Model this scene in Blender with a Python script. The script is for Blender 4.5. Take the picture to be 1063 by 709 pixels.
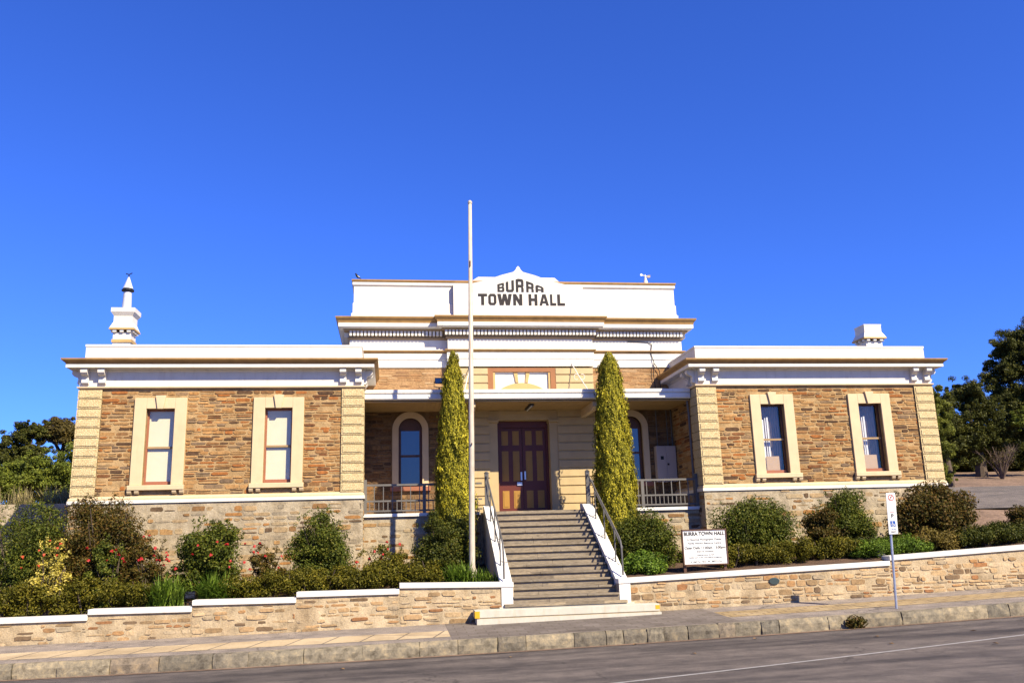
import bpy, bmesh, math, random
import numpy as np
from mathutils import Vector, Matrix

for _o in list(bpy.data.objects):
    bpy.data.objects.remove(_o, do_unlink=True)
SC = bpy.context.scene
COL = SC.collection
R = math.radians
rng = np.random.default_rng(11)
random.seed(5)

# ------------------------------------------------------------------ camera
cam_d = bpy.data.cameras.new('camera')
cam = bpy.data.objects.new('camera', cam_d); COL.objects.link(cam)
CAM = Vector((-4.14090792, -24.65549285, -1.48079419))
_r = Vector((0.99045489, -0.13483095, -0.0286309)); _u = Vector((-0.00289762, -0.22803659, 0.97364825)); _f = Vector((0.13780682, 0.96427171, 0.22625065))
m = Matrix(((_r.x, _u.x, -_f.x), (_r.y, _u.y, -_f.y), (_r.z, _u.z, -_f.z))).to_4x4()
m.translation = CAM
cam.matrix_world = m
cam_d.sensor_fit = 'HORIZONTAL'; cam_d.sensor_width = 36.0
cam_d.lens = 900.0 / 1063 * 36
cam_d.clip_start = 0.1; cam_d.clip_end = 3000
SC.camera = cam

# ------------------------------------------------------------------ world, sun, exposure
SUN_AZ, SUN_EL = 35.0, 41.0          # degrees right of the facade normal, above the horizon
W = bpy.data.worlds.new('World'); SC.world = W; W.use_nodes = True
wn = W.node_tree.nodes; wl = W.node_tree.links
sky = wn.new('ShaderNodeTexSky'); sky.sky_type = 'NISHITA'; sky.sun_disc = False
sky.sun_elevation = R(SUN_EL); sky.sun_rotation = R(180 - SUN_AZ)
sky.altitude = 450; sky.air_density = 1.0; sky.dust_density = 0.25; sky.ozone_density = 3.0
hs = wn.new('ShaderNodeMix'); hs.data_type = 'RGBA'; hs.blend_type = 'MULTIPLY'; hs.inputs[0].default_value = 1.0; hs.inputs[7].default_value = (0.43, 0.80, 2.0, 1)
bg = wn['Background']; bg.inputs['Strength'].default_value = 0.05
wl.new(sky.outputs[0], hs.inputs[6]); wl.new(hs.outputs[2], bg.inputs['Color'])
sun_d = bpy.data.lights.new('sun', 'SUN'); sun_d.energy = 5.0; sun_d.angle = R(0.5); sun_d.color = (1.0, 0.885, 0.66)
sun = bpy.data.objects.new('sun', sun_d); COL.objects.link(sun)
sv = Vector((math.sin(R(SUN_AZ)) * math.cos(R(SUN_EL)), -math.cos(R(SUN_AZ)) * math.cos(R(SUN_EL)), math.sin(R(SUN_EL))))
sun.rotation_euler = sv.to_track_quat('Z', 'Y').to_euler()
sun.location = (10, -20, 25)
SC.view_settings.view_transform = 'Standard'; SC.view_settings.look = 'None'
SC.view_settings.exposure = 1.2; SC.view_settings.gamma = 1.0
SC.view_settings.use_curve_mapping = False

# ------------------------------------------------------------------ materials
ALB = 0.57                            # brings every mineral and painted colour down to its real albedo
def dk_(c, k=None): return tuple(x * (ALB if k is None else k) for x in c)
class NT:
    def __init__(s, name):
        s.m = bpy.data.materials.new(name); s.m.use_nodes = True
        s.n = s.m.node_tree.nodes; s.l = s.m.node_tree.links; s.b = s.n['Principled BSDF']
    def node(s, t, ins=None, **kw):
        n = s.n.new(t)
        for k, v in kw.items(): setattr(n, k, v)
        for k, v in (ins or {}).items():
            if hasattr(v, 'links') or isinstance(v, bpy.types.NodeSocket): s.l.new(v, n.inputs[k])
            else: n.inputs[k].default_value = v
        return n
    def math(s, op, a, b=0.0, clamp=False):
        n = s.node('ShaderNodeMath', {0: a, 1: b}, operation=op); n.use_clamp = clamp
        return n.outputs[0]
    def noise(s, vec, scale, detail=4, rough=0.55, out='Fac'):
        n = s.node('ShaderNodeTexNoise', {'Vector': vec, 'Scale': scale, 'Detail': detail, 'Roughness': rough})
        return n.outputs[out]
    def ramp(s, fac, stops, interp='LINEAR'):
        n = s.node('ShaderNodeValToRGB', {'Fac': fac}); cr = n.color_ramp; cr.interpolation = interp
        while len(cr.elements) < len(stops): cr.elements.new(0.5)
        for e, (p, c) in zip(cr.elements, stops):
            e.position = p; e.color = (*c, 1) if len(c) == 3 else c
        return n.outputs[0]
    def mix(s, fac, a, b, mode='MIX'):
        n = s.node('ShaderNodeMix', data_type='RGBA', blend_type=mode)
        for i, v in ((0, fac), (6, a), (7, b)):
            if isinstance(v, bpy.types.NodeSocket): s.l.new(v, n.inputs[i])
            else: n.inputs[i].default_value = v if i == 0 else (*v, 1) if len(v) == 3 else v
        return n.outputs[2]
    def pos(s):
        return s.node('ShaderNodeNewGeometry').outputs['Position']
    def wallvec(s, su, sv):
        p = s.node('ShaderNodeSeparateXYZ', {0: s.pos()})
        u = s.math('MULTIPLY', s.math('ADD', p.outputs[0], p.outputs[1]), su)
        v = s.math('MULTIPLY', p.outputs[2], sv)
        return s.node('ShaderNodeCombineXYZ', {0: u, 1: v}).outputs[0]
    def set(s, color=None, rough=None, bump=None, bs=0.4, bd=0.01, spec=None, metal=None):
        for k, v in (('Base Color', color), ('Roughness', rough), ('Specular IOR Level', spec), ('Metallic', metal)):
            if v is None: continue
            if isinstance(v, bpy.types.NodeSocket): s.l.new(v, s.b.inputs[k])
            else: s.b.inputs[k].default_value = (*v, 1) if (k == 'Base Color') else v
        if bump is not None:
            bn = s.node('ShaderNodeBump', {'Height': bump, 'Strength': bs, 'Distance': bd})
            s.l.new(bn.outputs[0], s.b.inputs['Normal'])
        return s.m

def paint(name, c, rough=0.6, var=0.12, dirt=0.0, scale=3.0, dirtcol=(0.2, 0.13, 0.07), spec=0.3):
    t = NT(name); p = t.pos(); c = dk_(c, .72 if min(c) > .6 else None)
    n1 = t.noise(p, scale, 5)
    dk = tuple(x * (1 - var) for x in c); lt = tuple(min(1, x * (1 + var * 0.6)) for x in c)
    col = t.ramp(n1, [(0.3, dk), (0.7, lt)])
    if dirt:
        mp = t.node('ShaderNodeMapping', {'Vector': p, 'Scale': (5, 5, 0.9)})
        n2 = t.noise(mp.outputs[0], 1.7, 6, 0.65)
        f = t.ramp(n2, [(0.52, (0, 0, 0)), (0.78, (dirt, dirt, dirt))])
        col = t.mix(f, col, dirtcol)
    return t.set(col, rough, t.noise(p, 45, 3), 0.12, 0.004, spec)

def rubble(name, su, sv, stones, mortar, mw=(0.04, 0.14), warp=0.10, smear=0.0, bs=0.7, var=0.25, tone=(0.55, 1.35), vis=1.0, mott=7.0):
    """coursed rubble: rows of uneven height, each cut into stones of random length, joints wobbling with noise"""
    t = NT(name); p = t.pos(); stones = [(a_, dk_(c_)) for a_, c_ in stones]; mortar = dk_(mortar)
    q = t.node('ShaderNodeSeparateXYZ', {0: p})
    u0 = t.math('ADD', q.outputs[0], q.outputs[1]); z0 = q.outputs[2]
    wn_ = t.node('ShaderNodeTexNoise', {'Vector': p, 'Scale': 1.6, 'Detail': 4.0, 'Roughness': 0.6})
    wc = t.node('ShaderNodeSeparateColor', {0: wn_.outputs['Color']})
    wf = t.node('ShaderNodeTexNoise', {'Vector': p, 'Scale': 9.0, 'Detail': 3.0, 'Roughness': 0.6})
    wd = t.node('ShaderNodeSeparateColor', {0: wf.outputs['Color']})
    du = t.math('ADD', t.math('MULTIPLY', t.math('SUBTRACT', wc.outputs[0], 0.5), warp * 2.2), t.math('MULTIPLY', t.math('SUBTRACT', wd.outputs[0], 0.5), warp * 1.2))
    dz = t.math('ADD', t.math('MULTIPLY', t.math('SUBTRACT', wc.outputs[1], 0.5), warp * 1.5), t.math('MULTIPLY', t.math('SUBTRACT', wd.outputs[1], 0.5), warp * 0.55))
    z1 = t.math('ADD', z0, dz)
    vv = t.math('ADD', t.math('MULTIPLY', z1, sv), t.math('MULTIPLY', t.math('SINE', t.math('MULTIPLY', z1, sv * 1.37)), 0.34))
    row = t.math('FLOOR', vv); fr = t.math('SUBTRACT', vv, row)
    rr = t.node('ShaderNodeTexWhiteNoise', {'W': row}, noise_dimensions='1D')
    uu = t.math('ADD', t.math('MULTIPLY', t.math('ADD', u0, du), su), t.math('MULTIPLY', rr.outputs['Value'], 613.0))
    a = t.node('ShaderNodeTexVoronoi', {'W': uu, 'Scale': 1.0, 'Randomness': 0.92}, voronoi_dimensions='1D', feature='F1')
    b = t.node('ShaderNodeTexVoronoi', {'W': uu, 'Scale': 1.0, 'Randomness': 0.92}, voronoi_dimensions='1D', feature='F2')
    ed = t.math('MULTIPLY', t.math('SUBTRACT', b.outputs['Distance'], a.outputs['Distance']), 0.5 * sv / su)
    er = t.math('SUBTRACT', 0.5, t.math('ABSOLUTE', t.math('SUBTRACT', fr, 0.5)))
    d = t.math('MINIMUM', ed, er)
    d = t.math('ADD', d, t.math('MULTIPLY', t.math('SUBTRACT', t.noise(p, 14, 4, 0.65), 0.5), var))
    mf = t.node('ShaderNodeMapRange', {0: d, 1: mw[0], 2: mw[1], 3: 1.0, 4: 0.0}); mf.clamp = True
    rc = t.node('ShaderNodeSeparateColor', {0: a.outputs['Color']})
    sc = t.ramp(rc.outputs[0], stones, 'CONSTANT')
    g = t.noise(p, 20, 6, 0.72)
    sc = t.mix(1.0, sc, t.ramp(g, [(0.25, (tone[0],) * 3), (0.75, (tone[1], tone[1] * .97, tone[1] * .93))]), 'MULTIPLY')
    sc = t.mix(1.0, sc, t.ramp(t.noise(p, 0.55, 3), [(0.3, (.82, .84, .88)), (0.7, (1.15, 1.08, 1.0))]), 'MULTIPLY')
    mc = t.mix(1.0, mortar, t.ramp(t.noise(p, mott, 7, 0.72), [(0.28, (.50, .46, .42)), (0.48, (.92, .90, .86)), (0.68, (1.32, 1.34, 1.36))]), 'MULTIPLY')
    fac = mf.outputs[0]
    if vis < 1: fac = t.math('MAXIMUM', fac, t.math('MULTIPLY', t.math('GREATER_THAN', rc.outputs[1], vis), 0.86))
    if smear:
        s = t.node('ShaderNodeMapRange', {0: t.noise(p, 2.4, 6, 0.65), 1: 0.60 - smear * 0.25, 2: 0.70 - smear * 0.18, 3: 0.0, 4: 0.94}); s.clamp = True
        fac = t.math('MAXIMUM', fac, s.outputs[0])
    col = t.mix(fac, sc, mc)
    h = t.math('ADD', t.math('MULTIPLY', t.math('SUBTRACT', 1.0, fac), 0.6), t.math('MULTIPLY', g, 0.5))
    return t.set(col, 0.92, h, bs, 0.035, 0.12)

M = {}
def mortar(name, c, sc=4.0, lo=.55, hi=1.3):
    t = NT(name); p = t.pos(); c = dk_(c)
    n = t.noise(p, sc, 8, 0.72); f = t.noise(p, 30, 5, 0.7)
    k = t.ramp(n, [(0.28, dk_(c, lo)), (0.48, c), (0.70, dk_(c, hi))])
    k = t.mix(1.0, k, t.ramp(f, [(0.25, (.72, .7, .67)), (0.7, (1.15, 1.15, 1.15))]), 'MULTIPLY')
    mp = t.node('ShaderNodeMapping', {'Vector': p, 'Scale': (1.5, 1.5, .35)})
    st = t.noise(mp.outputs[0], 1.3, 5, 0.6)
    k = t.mix(1.0, k, t.ramp(st, [(0.34, (.74, .70, .66)), (0.55, (1, 1, 1))]), 'MULTIPLY')
    return t.set(k, 0.95, t.math('ADD', n, t.math('MULTIPLY', f, .5)), 0.9, 0.03, 0.1)
def stonemat(name, stops):
    t = NT(name); p = t.pos(); g = t.node('ShaderNodeNewGeometry')
    c = t.ramp(g.outputs['Random Per Island'], [(a_, dk_(c_)) for a_, c_ in stops], 'CONSTANT')
    n = t.noise(p, 13, 7, 0.72); big = t.noise(p, 0.6, 4)
    c = t.mix(1.0, c, t.ramp(n, [(0.26, (.50, .48, .46)), (0.5, (1, 1, 1)), (0.74, (1.45, 1.38, 1.3))]), 'MULTIPLY')
    c = t.mix(1.0, c, t.ramp(big, [(0.3, (.80, .82, .85)), (0.7, (1.16, 1.10, 1.02))]), 'MULTIPLY')
    return t.set(c, 0.9, n, 0.7, 0.02, 0.15)
M['wing_stone'] = mortar('wing_mortar', (.60, .40, .195), 5, .6, 1.2)
M['plinth_stone'] = mortar('plinth_mortar', (.58, .48, .33), 3.6, .52, 1.35)
M['garden_stone'] = mortar('garden_mortar', (.66, .52, .335), 3.4, .50, 1.32)
M['upper_stone'] = mortar('upper_mortar', (.56, .34, .165), 5, .7, 1.2)
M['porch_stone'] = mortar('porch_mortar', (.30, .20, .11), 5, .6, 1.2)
M['wing_rubble'] = stonemat('wing_rubble', [(0, (.46, .25, .095)), (.15, (.34, .18, .075)), (.28, (.54, .31, .125)), (.42, (.44, .17, .05)), (.55, (.27, .185, .115)), (.61, (.50, .29, .12)), (.73, (.36, .235, .13)), (.80, (.14, .08, .045)), (.88, (.56, .38, .19)), (.94, (.25, .11, .045))])
M['plinth_rubble'] = stonemat('plinth_rubble', [(0, (.50, .36, .20)), (.2, (.46, .23, .08)), (.34, (.40, .33, .23)), (.5, (.34, .19, .08)), (.62, (.54, .41, .24)), (.8, (.18, .12, .07)), (.88, (.48, .29, .125))])
M['garden_rubble'] = stonemat('garden_rubble', [(0, (.58, .42, .24)), (.18, (.48, .28, .13)), (.30, (.62, .47, .29)), (.44, (.38, .26, .14)), (.56, (.54, .36, .19)), (.70, (.60, .48, .32)), (.80, (.24, .165, .10)), (.86, (.46, .37, .25)), (.94, (.40, .20, .09))])
M['upper_rubble'] = stonemat('upper_rubble', [(0, (.50, .27, .12)), (.2, (.56, .34, .17)), (.42, (.50, .29, .14)), (.62, (.60, .40, .22)), (.82, (.36, .20, .10))])
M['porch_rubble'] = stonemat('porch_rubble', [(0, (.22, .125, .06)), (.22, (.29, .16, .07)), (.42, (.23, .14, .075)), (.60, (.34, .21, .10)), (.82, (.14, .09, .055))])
def masonry(mb, o, ud, nd, u0, u1, z0f, z1f, holes, rows=(.072, .135), lens=(.13, .48), joint=.024, cover=.93, prot=(.004, .022), seed=1):
    """stones laid in wavering courses on a wall plane; o + u*ud + z*Z, facing nd"""
    r_ = random.Random(seed); o = Vector(o); ud = Vector(ud); nd = Vector(nd)
    zlo = min(z0f(u0), z0f(u1)); zhi = max(z1f(u0), z1f(u1)); z = zlo + .01
    while z < zhi - .03:
        h = r_.uniform(*rows); ph = r_.uniform(0, 6)
        spans = [(u0, u1)]
        for hh in holes:
            if z + h > hh[2] and z < hh[3]:
                spans = [q for (l, r) in spans for q in ((l, min(r, hh[0])), (max(l, hh[1]), r)) if q[1] - q[0] > .06] if True else spans
        for (l0, r0) in spans:
          u = l0 - r_.uniform(0, .1)
          while u < r0 - .03:
            w = r_.uniform(*lens) * (1.25 if h > (rows[0] + rows[1]) / 2 and r_.random() < .3 else 1.0)
            a, b = max(u, l0 + .004), min(u + w, r0 - .004); u += w
            if b - a < .06 or r_.random() > cover: continue
            wob = .016 * math.sin(a * 1.7 + ph) + r_.uniform(-.008, .008)
            split = h > rows[1] * .75 and r_.random() < .28
            for (c, d) in (((z, z + h * .52), (z + h * .52, z + h)) if split else ((z, z + h),)):
                c += wob + joint / 2; d += wob - joint / 2
                if cover < .8: c += r_.uniform(0, h * .14); d -= r_.uniform(0, h * .14)
                m_ = (a + b) / 2
                if c < z0f(m_) + .008 or d > z1f(m_) - .008 or d - c < .025: continue
                j = lambda k: r_.uniform(-k, k)
                aa, bb = a + joint / 2, b - joint / 2; q = min(.025, (d - c) * .25) * r_.uniform(.3, 1.2); e = min(.05, (bb - aa) * .25)
                out = [(aa + j(.016), c + q + j(.010)), (aa + e + j(.02), c + j(.007)), (m_ + j(.04), c + j(.006)), (bb - e + j(.02), c + j(.007)), (bb + j(.012), c + q + j(.008)),
                       (bb + j(.012), d - q + j(.008)), (bb - e + j(.02), d + j(.007)), (m_ + j(.04), d + j(.006)), (aa + e + j(.02), d + j(.007)), (aa + j(.012), d - q + j(.008))]
                pr = r_.uniform(*prot); tx, tz = j(.010), j(.008); cz = (c + d) / 2; n = len(out); vs = []
                for x, y in out: vs.append(o + ud * x + nd * -.004 + Vector((0, 0, y)))
                for x, y in out:
                    x2 = m_ + (x - m_) * (1 - .018 / max(.05, bb - aa)); y2 = cz + (y - cz) * (1 - .014 / (d - c))
                    vs.append(o + ud * x2 + nd * (pr + tx * (x - m_) / (bb - aa) + tz * (y - cz) / (d - c)) + Vector((0, 0, y2)))
                mb.add(vs, [(i, (i + 1) % n, n + (i + 1) % n, n + i) for i in range(n)] + [tuple(range(n, 2 * n))])
        z += h
    return mb
K = lambda v: (lambda u: v)
def kerbmat():
    t = NT('kerb_stone'); p = t.pos(); g = t.node('ShaderNodeNewGeometry')
    c = t.ramp(g.outputs['Random Per Island'], [(0, (.115, .10, .078)), (.3, (.165, .14, .10)), (.55, (.13, .115, .09)), (.75, (.215, .18, .125)), (.92, (.15, .13, .10)), (.975, (.165, .105, .068))])
    n = t.noise(p, 6, 7, 0.72); f = t.noise(p, 40, 4, 0.7)
    c = t.mix(1.0, c, t.ramp(n, [(0.3, (.42, .40, .38)), (0.5, (1, 1, 1)), (0.70, (1.75, 1.62, 1.35))]), 'MULTIPLY')
    return t.set(c, 0.92, t.math('ADD', n, t.math('MULTIPLY', f, .4)), 0.6, 0.03, 0.15)
M['kerb_stone'] = kerbmat()
M['white'] = paint('white_paint', (.82, .775, .69), 0.6, 0.06, 0.32, 2.0, (.36, .28, .2))
M['white_trim'] = paint('white_trim', (.82, .765, .67), 0.55, 0.07, 0.34, 3.0, (.34, .26, .18))
M['coping_white'] = paint('coping_white', (.82, .78, .71), 0.6, 0.06, 0.38, 3.0, (.3, .24, .17))
M['step_white'] = paint('step_white', (.74, .69, .57), 0.65, 0.1, 0.5, 6.0, (.33, .24, .13))
M['cream'] = paint('cream_paint', (.89, .68, .405), 0.6, 0.07, 0.2, 3.0, (.34, .2, .09))
M['quoin'] = paint('quoin_cream', (.66, .51, .31), 0.75, 0.12, 0.15, 6.0, (.3, .2, .1))
M['ochre'] = paint('ochre_paint', (.50, .285, .095), 0.6, 0.2, 0.45, 4.0, (.2, .1, .045))
M['ochre_light'] = paint('ochre_light', (.72, .47, .18), 0.6, 0.1, 0.1)
M['tan'] = paint('tan_bed_mould', (.45, .31, .17), 0.65, 0.12, 0.2)
M['brown_trim'] = paint('brown_trim', (.42, .17, .06), 0.55, 0.12)
M['rust_wall'] = paint('rusticated_cream', (.70, .52, .265), 0.65, 0.08, 0.15, 3.0)
M['soffit'] = paint('soffit_boards', (.56, .37, .16), 0.6, 0.1)
M['terracotta'] = paint('terracotta_sash', (.45, .17, .09), 0.5, 0.1)
M['tanbar'] = paint('tan_sash', (.50, .33, .16), 0.5, 0.1)
M['maroon'] = paint('maroon_door', (.165, .034, .017), 0.45, 0.12)
M['door_panel'] = paint('door_panel_ochre', (.50, .26, .045), 0.5, 0.1)
M['darksash'] = paint('dark_brown_sash', (.16, .07, .035), 0.45, 0.1)
M['blind'] = paint('blind_fabric', (.86, .80, .54), 0.8, 0.04)
M['curtain'] = paint('grey_sheer', (.58, .48, .40), 0.8, 0.15)
M['curtain_white'] = paint('white_curtain', (.72, .72, .74), 0.8, 0.05)
M['cardboard'] = paint('cardboard', (.60, .42, .24), 0.8, 0.06)
M['dark'] = paint('dark_interior', (.025, .022, .02), 0.9, 0.1)
M['black'] = paint('black_plastic', (.018, .018, .02), 0.45, 0.1)
M['letter'] = paint('letter_paint', (.022, .014, .014), 0.6, 0.1)
M['yellow'] = paint('yellow_paint', (.85, .48, .02), 0.6, 0.12)
M['cabinet'] = paint('cabinet_paint', (.70, .58, .50), 0.5, 0.05)
M['brown_post'] = paint('brown_frame', (.13, .06, .035), 0.6, 0.15)
M['sign_white'] = paint('sign_white', (.80, .80, .78), 0.45, 0.02)
M['blue'] = paint('sign_blue', (.03, .12, .5), 0.45, 0.03)
M['red'] = paint('sign_red', (.55, .05, .04), 0.45, 0.03)
M['plaque'] = paint('plaque_green', (.06, .085, .085), 0.4, 0.15)
M['pole'] = paint('pole_paint', (.72, .63, .50), 0.5, 0.12, 0.65, 5.0, (.26, .13, .06))
M['bird_black'] = paint('bird_black', (.012, .012, .014), 0.6, 0.1)
M['bird_white'] = paint('bird_white', (.7, .7, .7), 0.6, 0.1)
M['bark'] = paint('bark', (.14, .10, .07), 0.9, 0.35, 0.0, 14.0)
M['twig'] = paint('dry_twigs', (.22, .15, .11), 0.9, 0.3, 0.0, 14.0)
def metal(name, c, rough):
    t = NT(name); n = t.noise(t.pos(), 12, 5)
    return t.set(t.ramp(n, [(0.3, tuple(x * .75 for x in c)), (0.7, c)]), rough, metal=0.85)
M['steel'] = metal('galvanised_steel', (.55, .56, .58), 0.42)
M['flue'] = paint('flue_zinc', (.62, .64, .68), 0.4, 0.1, 0.2, 6.0, (.2, .2, .22), 0.5)
M['railing'] = paint('railing_grey', (.20, .185, .165), 0.5, 0.15)
M['handrail'] = paint('handrail_grey', (.16, .15, .14), 0.4, 0.2, 0, 3, (0, 0, 0), 0.5)
def glassmat(name, c, rough, spec):
    t = NT(name); return t.set(c, rough, t.noise(t.pos(), 1.3, 2), 0.02, 0.01, spec)
M['glass'] = glassmat('window_glass', (.015, .02, .035), 0.04, 1.0)
def clearglass():
    t = NT('clear_pane'); o = t.n['Material Output']
    g = t.node('ShaderNodeBsdfGlossy', {'Roughness': 0.03, 'Color': (.9, .9, .9, 1)}); tr = t.node('ShaderNodeBsdfTransparent')
    mx = t.node('ShaderNodeMixShader', {0: 0.035, 1: tr.outputs[0], 2: g.outputs[0]}); t.l.new(mx.outputs[0], o.inputs[0]); return t.m
M['pane'] = clearglass()

def slate(name, cols):
    t = NT(name); p = t.pos(); cols = [(a_, dk_(c_)) for a_, c_ in cols]
    mp = t.node('ShaderNodeMapping', {'Vector': p, 'Scale': (1.1, 2.0, 5.9)})
    a = t.node('ShaderNodeTexVoronoi', {'Vector': mp.outputs[0], 'Scale': 1.0, 'Randomness': 0.7}, voronoi_dimensions='3D', distance='CHEBYCHEV')
    s = t.node('ShaderNodeSeparateColor', {0: a.outputs['Color']})
    oi = t.node('ShaderNodeObjectInfo')
    c = t.ramp(t.math('FRACT', t.math('ADD', t.math('MULTIPLY', s.outputs[0], 0.6), t.math('MULTIPLY', oi.outputs['Random'], 0.7))), cols)
    mp2 = t.node('ShaderNodeMapping', {'Vector': p, 'Scale': (3, 6, 14)})
    g = t.noise(mp2.outputs[0], 2.5, 6, 0.7)
    c = t.mix(1.0, c, t.ramp(g, [(0.25, (.5, .48, .45)), (0.75, (1.4, 1.35, 1.3))]), 'MULTIPLY')
    return t.set(c, 0.75, g, 0.5, 0.015, 0.3)
M['slate'] = slate('slate_steps', [(0, (.24, .195, .14)), (.4, (.36, .30, .215)), (.7, (.29, .245, .185)), (1, (.44, .355, .24))])

def asphalt(name, base, band_dark=0.5):
    t = NT(name); p = t.pos(); base = dk_(base, .72)
    fine = t.noise(p, 120, 2, 0.6); mid = t.noise(p, 2.3, 6, 0.65)
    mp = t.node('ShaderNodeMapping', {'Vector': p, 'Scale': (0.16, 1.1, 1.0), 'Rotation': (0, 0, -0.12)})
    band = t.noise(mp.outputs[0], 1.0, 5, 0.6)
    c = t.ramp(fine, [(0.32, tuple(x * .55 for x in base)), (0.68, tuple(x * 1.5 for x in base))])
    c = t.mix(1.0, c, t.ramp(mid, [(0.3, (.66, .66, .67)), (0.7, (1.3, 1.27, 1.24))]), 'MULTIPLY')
    c = t.mix(1.0, c, t.ramp(band, [(0.36, (1 - band_dark, 1 - band_dark, 1 - band_dark * .95)), (0.56, (1.12, 1.1, 1.08))]), 'MULTIPLY')  # long uneven bands of darker tone
    wv = t.node('ShaderNodeTexNoise', {'Vector': p, 'Scale': 1.1, 'Detail': 6.0, 'Roughness': 0.65})
    q = t.node('ShaderNodeVectorMath', {0: p, 1: t.node('ShaderNodeVectorMath', {0: wv.outputs['Color'], 'Scale': 1.3}, operation='SCALE').outputs[0]}, operation='ADD')
    cr = t.node('ShaderNodeTexVoronoi', {'Vector': q.outputs[0], 'Scale': 0.42}, feature='DISTANCE_TO_EDGE')
    cf = t.node('ShaderNodeMapRange', {0: cr.outputs['Distance'], 1: 0.004, 2: 0.012, 3: 0.75, 4: 0.0}); cf.clamp = True
    ms = t.ramp(t.noise(p, 0.35, 3), [(0.46, (0, 0, 0)), (0.56, (1, 1, 1))])
    c = t.mix(t.math('MULTIPLY', cf.outputs[0], ms), c, tuple(x * .3 for x in base))
    gr = t.noise(p, 38, 3, 0.8)
    c = t.mix(t.ramp(gr, [(0.66, (0, 0, 0)), (0.72, (.5, .5, .5))]), c, tuple(x * 2.6 for x in base))
    return t.set(c, 0.85, fine, 0.6, 0.008, 0.25)
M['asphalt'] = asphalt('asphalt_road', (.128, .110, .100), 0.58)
M['drive'] = asphalt('asphalt_drive', (.15, .13, .115), 0.2)
def pavers(name, c1, c2, sx, sy, ms=0.03, off=0.5, mc=(.16, .13, .1), skew=0.0):
    t = NT(name); p = t.pos(); c1, c2, mc = dk_(c1), dk_(c2), dk_(mc)
    mp = t.node('ShaderNodeMapping', {'Vector': p, 'Rotation': (0, 0, skew), 'Scale': (1.0, 1.0, 1.0)})
    b = t.node('ShaderNodeTexBrick', {'Vector': mp.outputs[0], 'Color1': (*c1, 1), 'Color2': (*c2, 1), 'Mortar': (*mc, 1), 'Scale': 1.0, 'Mortar Size': ms, 'Brick Width': sx, 'Row Height': sy}, offset=off)
    g = t.noise(p, 30, 5, 0.65); d = t.noise(p, 1.4, 5, 0.6)
    c = t.mix(1.0, b.outputs['Color'], t.ramp(g, [(0.25, (.72, .72, .72)), (0.75, (1.2, 1.2, 1.2))]), 'MULTIPLY')
    c = t.mix(1.0, c, t.ramp(d, [(0.3, (.75, .73, .7)), (0.65, (1.1, 1.1, 1.1))]), 'MULTIPLY')
    return t.set(c, 0.85, g, 0.3, 0.006, 0.2)
M['pave_grey'] = pavers('grey_pavers', (.21, .175, .155), (.27, .23, .20), 0.42, 0.23, 0.012)
M['pave_cream'] = pavers('cream_slabs', (.66, .50, .30), (.72, .56, .35), 0.72, 3.0, 0.022, 0.0, (.25, .2, .15), 0.30)
M['pave_mustard'] = pavers('mustard_pavers', (.50, .36, .17), (.58, .44, .25), 0.40, 0.22, 0.02, 0.5, (.28, .2, .12))
M['pave_plain'] = asphalt('footpath_asphalt', (.25, .215, .185), 0.15)
def soil(name, c, sc=18):
    t = NT(name); p = t.pos(); c = dk_(c)
    g = t.noise(p, sc, 6, 0.75); d = t.noise(p, 0.8, 4)
    col = t.ramp(g, [(0.25, tuple(x * .45 for x in c)), (0.5, c), (0.75, tuple(x * 1.6 for x in c))])
    col = t.mix(1.0, col, t.ramp(d, [(0.3, (.7, .7, .7)), (0.7, (1.2, 1.15, 1.1))]), 'MULTIPLY')
    return t.set(col, 0.95, g, 0.9, 0.03, 0.1)
M['mulch'] = soil('garden_mulch', (.16, .105, .075), 26)
M['dirt'] = soil('dry_dirt', (.30, .21, .155), 7)
M['line'] = paint('road_line_paint', (.46, .44, .42), 0.7, 0.25, 0.5, 9.0, (.15, .13, .13))

def leafmat(name, stops, trans=0.25, rough=0.55, spec=0.14):
    t = NT(name); g = t.node('ShaderNodeNewGeometry')
    c = t.ramp(g.outputs['Random Per Island'], stops)
    n = t.noise(t.pos(), 2.2, 3)
    c = t.mix(1.0, c, t.ramp(n, [(0.3, (.72, .74, .8)), (0.7, (1.25, 1.2, 1.1))]), 'MULTIPLY')
    t.set(c, rough, spec=spec)
    tr = t.node('ShaderNodeBsdfTranslucent', {'Color': c})
    mx = t.node('ShaderNodeMixShader', {0: trans, 1: t.b.outputs[0], 2: tr.outputs[0]})
    t.l.new(mx.outputs[0], t.n['Material Output'].inputs[0])
    return t.m
M['leaf_green'] = leafmat('leaf_shrub_green', [(0, (0.034, 0.048, 0.006)), (.5, (0.066, 0.084, 0.010)), (.85, (0.102, 0.111, 0.014)), (1, (0.155, 0.144, 0.022))])
M['leaf_dark'] = leafmat('leaf_dark_green', [(0, (0.026, 0.035, 0.005)), (.5, (0.050, 0.060, 0.008)), (.85, (0.077, 0.082, 0.011)), (1, (0.119, 0.106, 0.019))])
M['leaf_red'] = leafmat('leaf_reddish', [(0, (0.036, 0.035, 0.006)), (.45, (0.066, 0.056, 0.009)), (.75, (0.089, 0.048, 0.012)), (1, (0.143, 0.096, 0.019))])
M['leaf_olive'] = leafmat('leaf_hedge_olive', [(0, (0.046, 0.047, 0.004)), (.5, (0.088, 0.083, 0.007)), (.85, (0.134, 0.115, 0.011)), (1, (0.202, 0.163, 0.022))])
M['leaf_brownhedge'] = leafmat('leaf_hedge_brown', [(0, (.07, .05, .012)), (.5, (.13, .10, .02)), (1, (.21, .15, .03))])
M['leaf_bright'] = leafmat('leaf_bright_green', [(0, (.045, .085, .008)), (.5, (.085, .145, .012)), (1, (.16, .225, .028))], 0.3)
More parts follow.
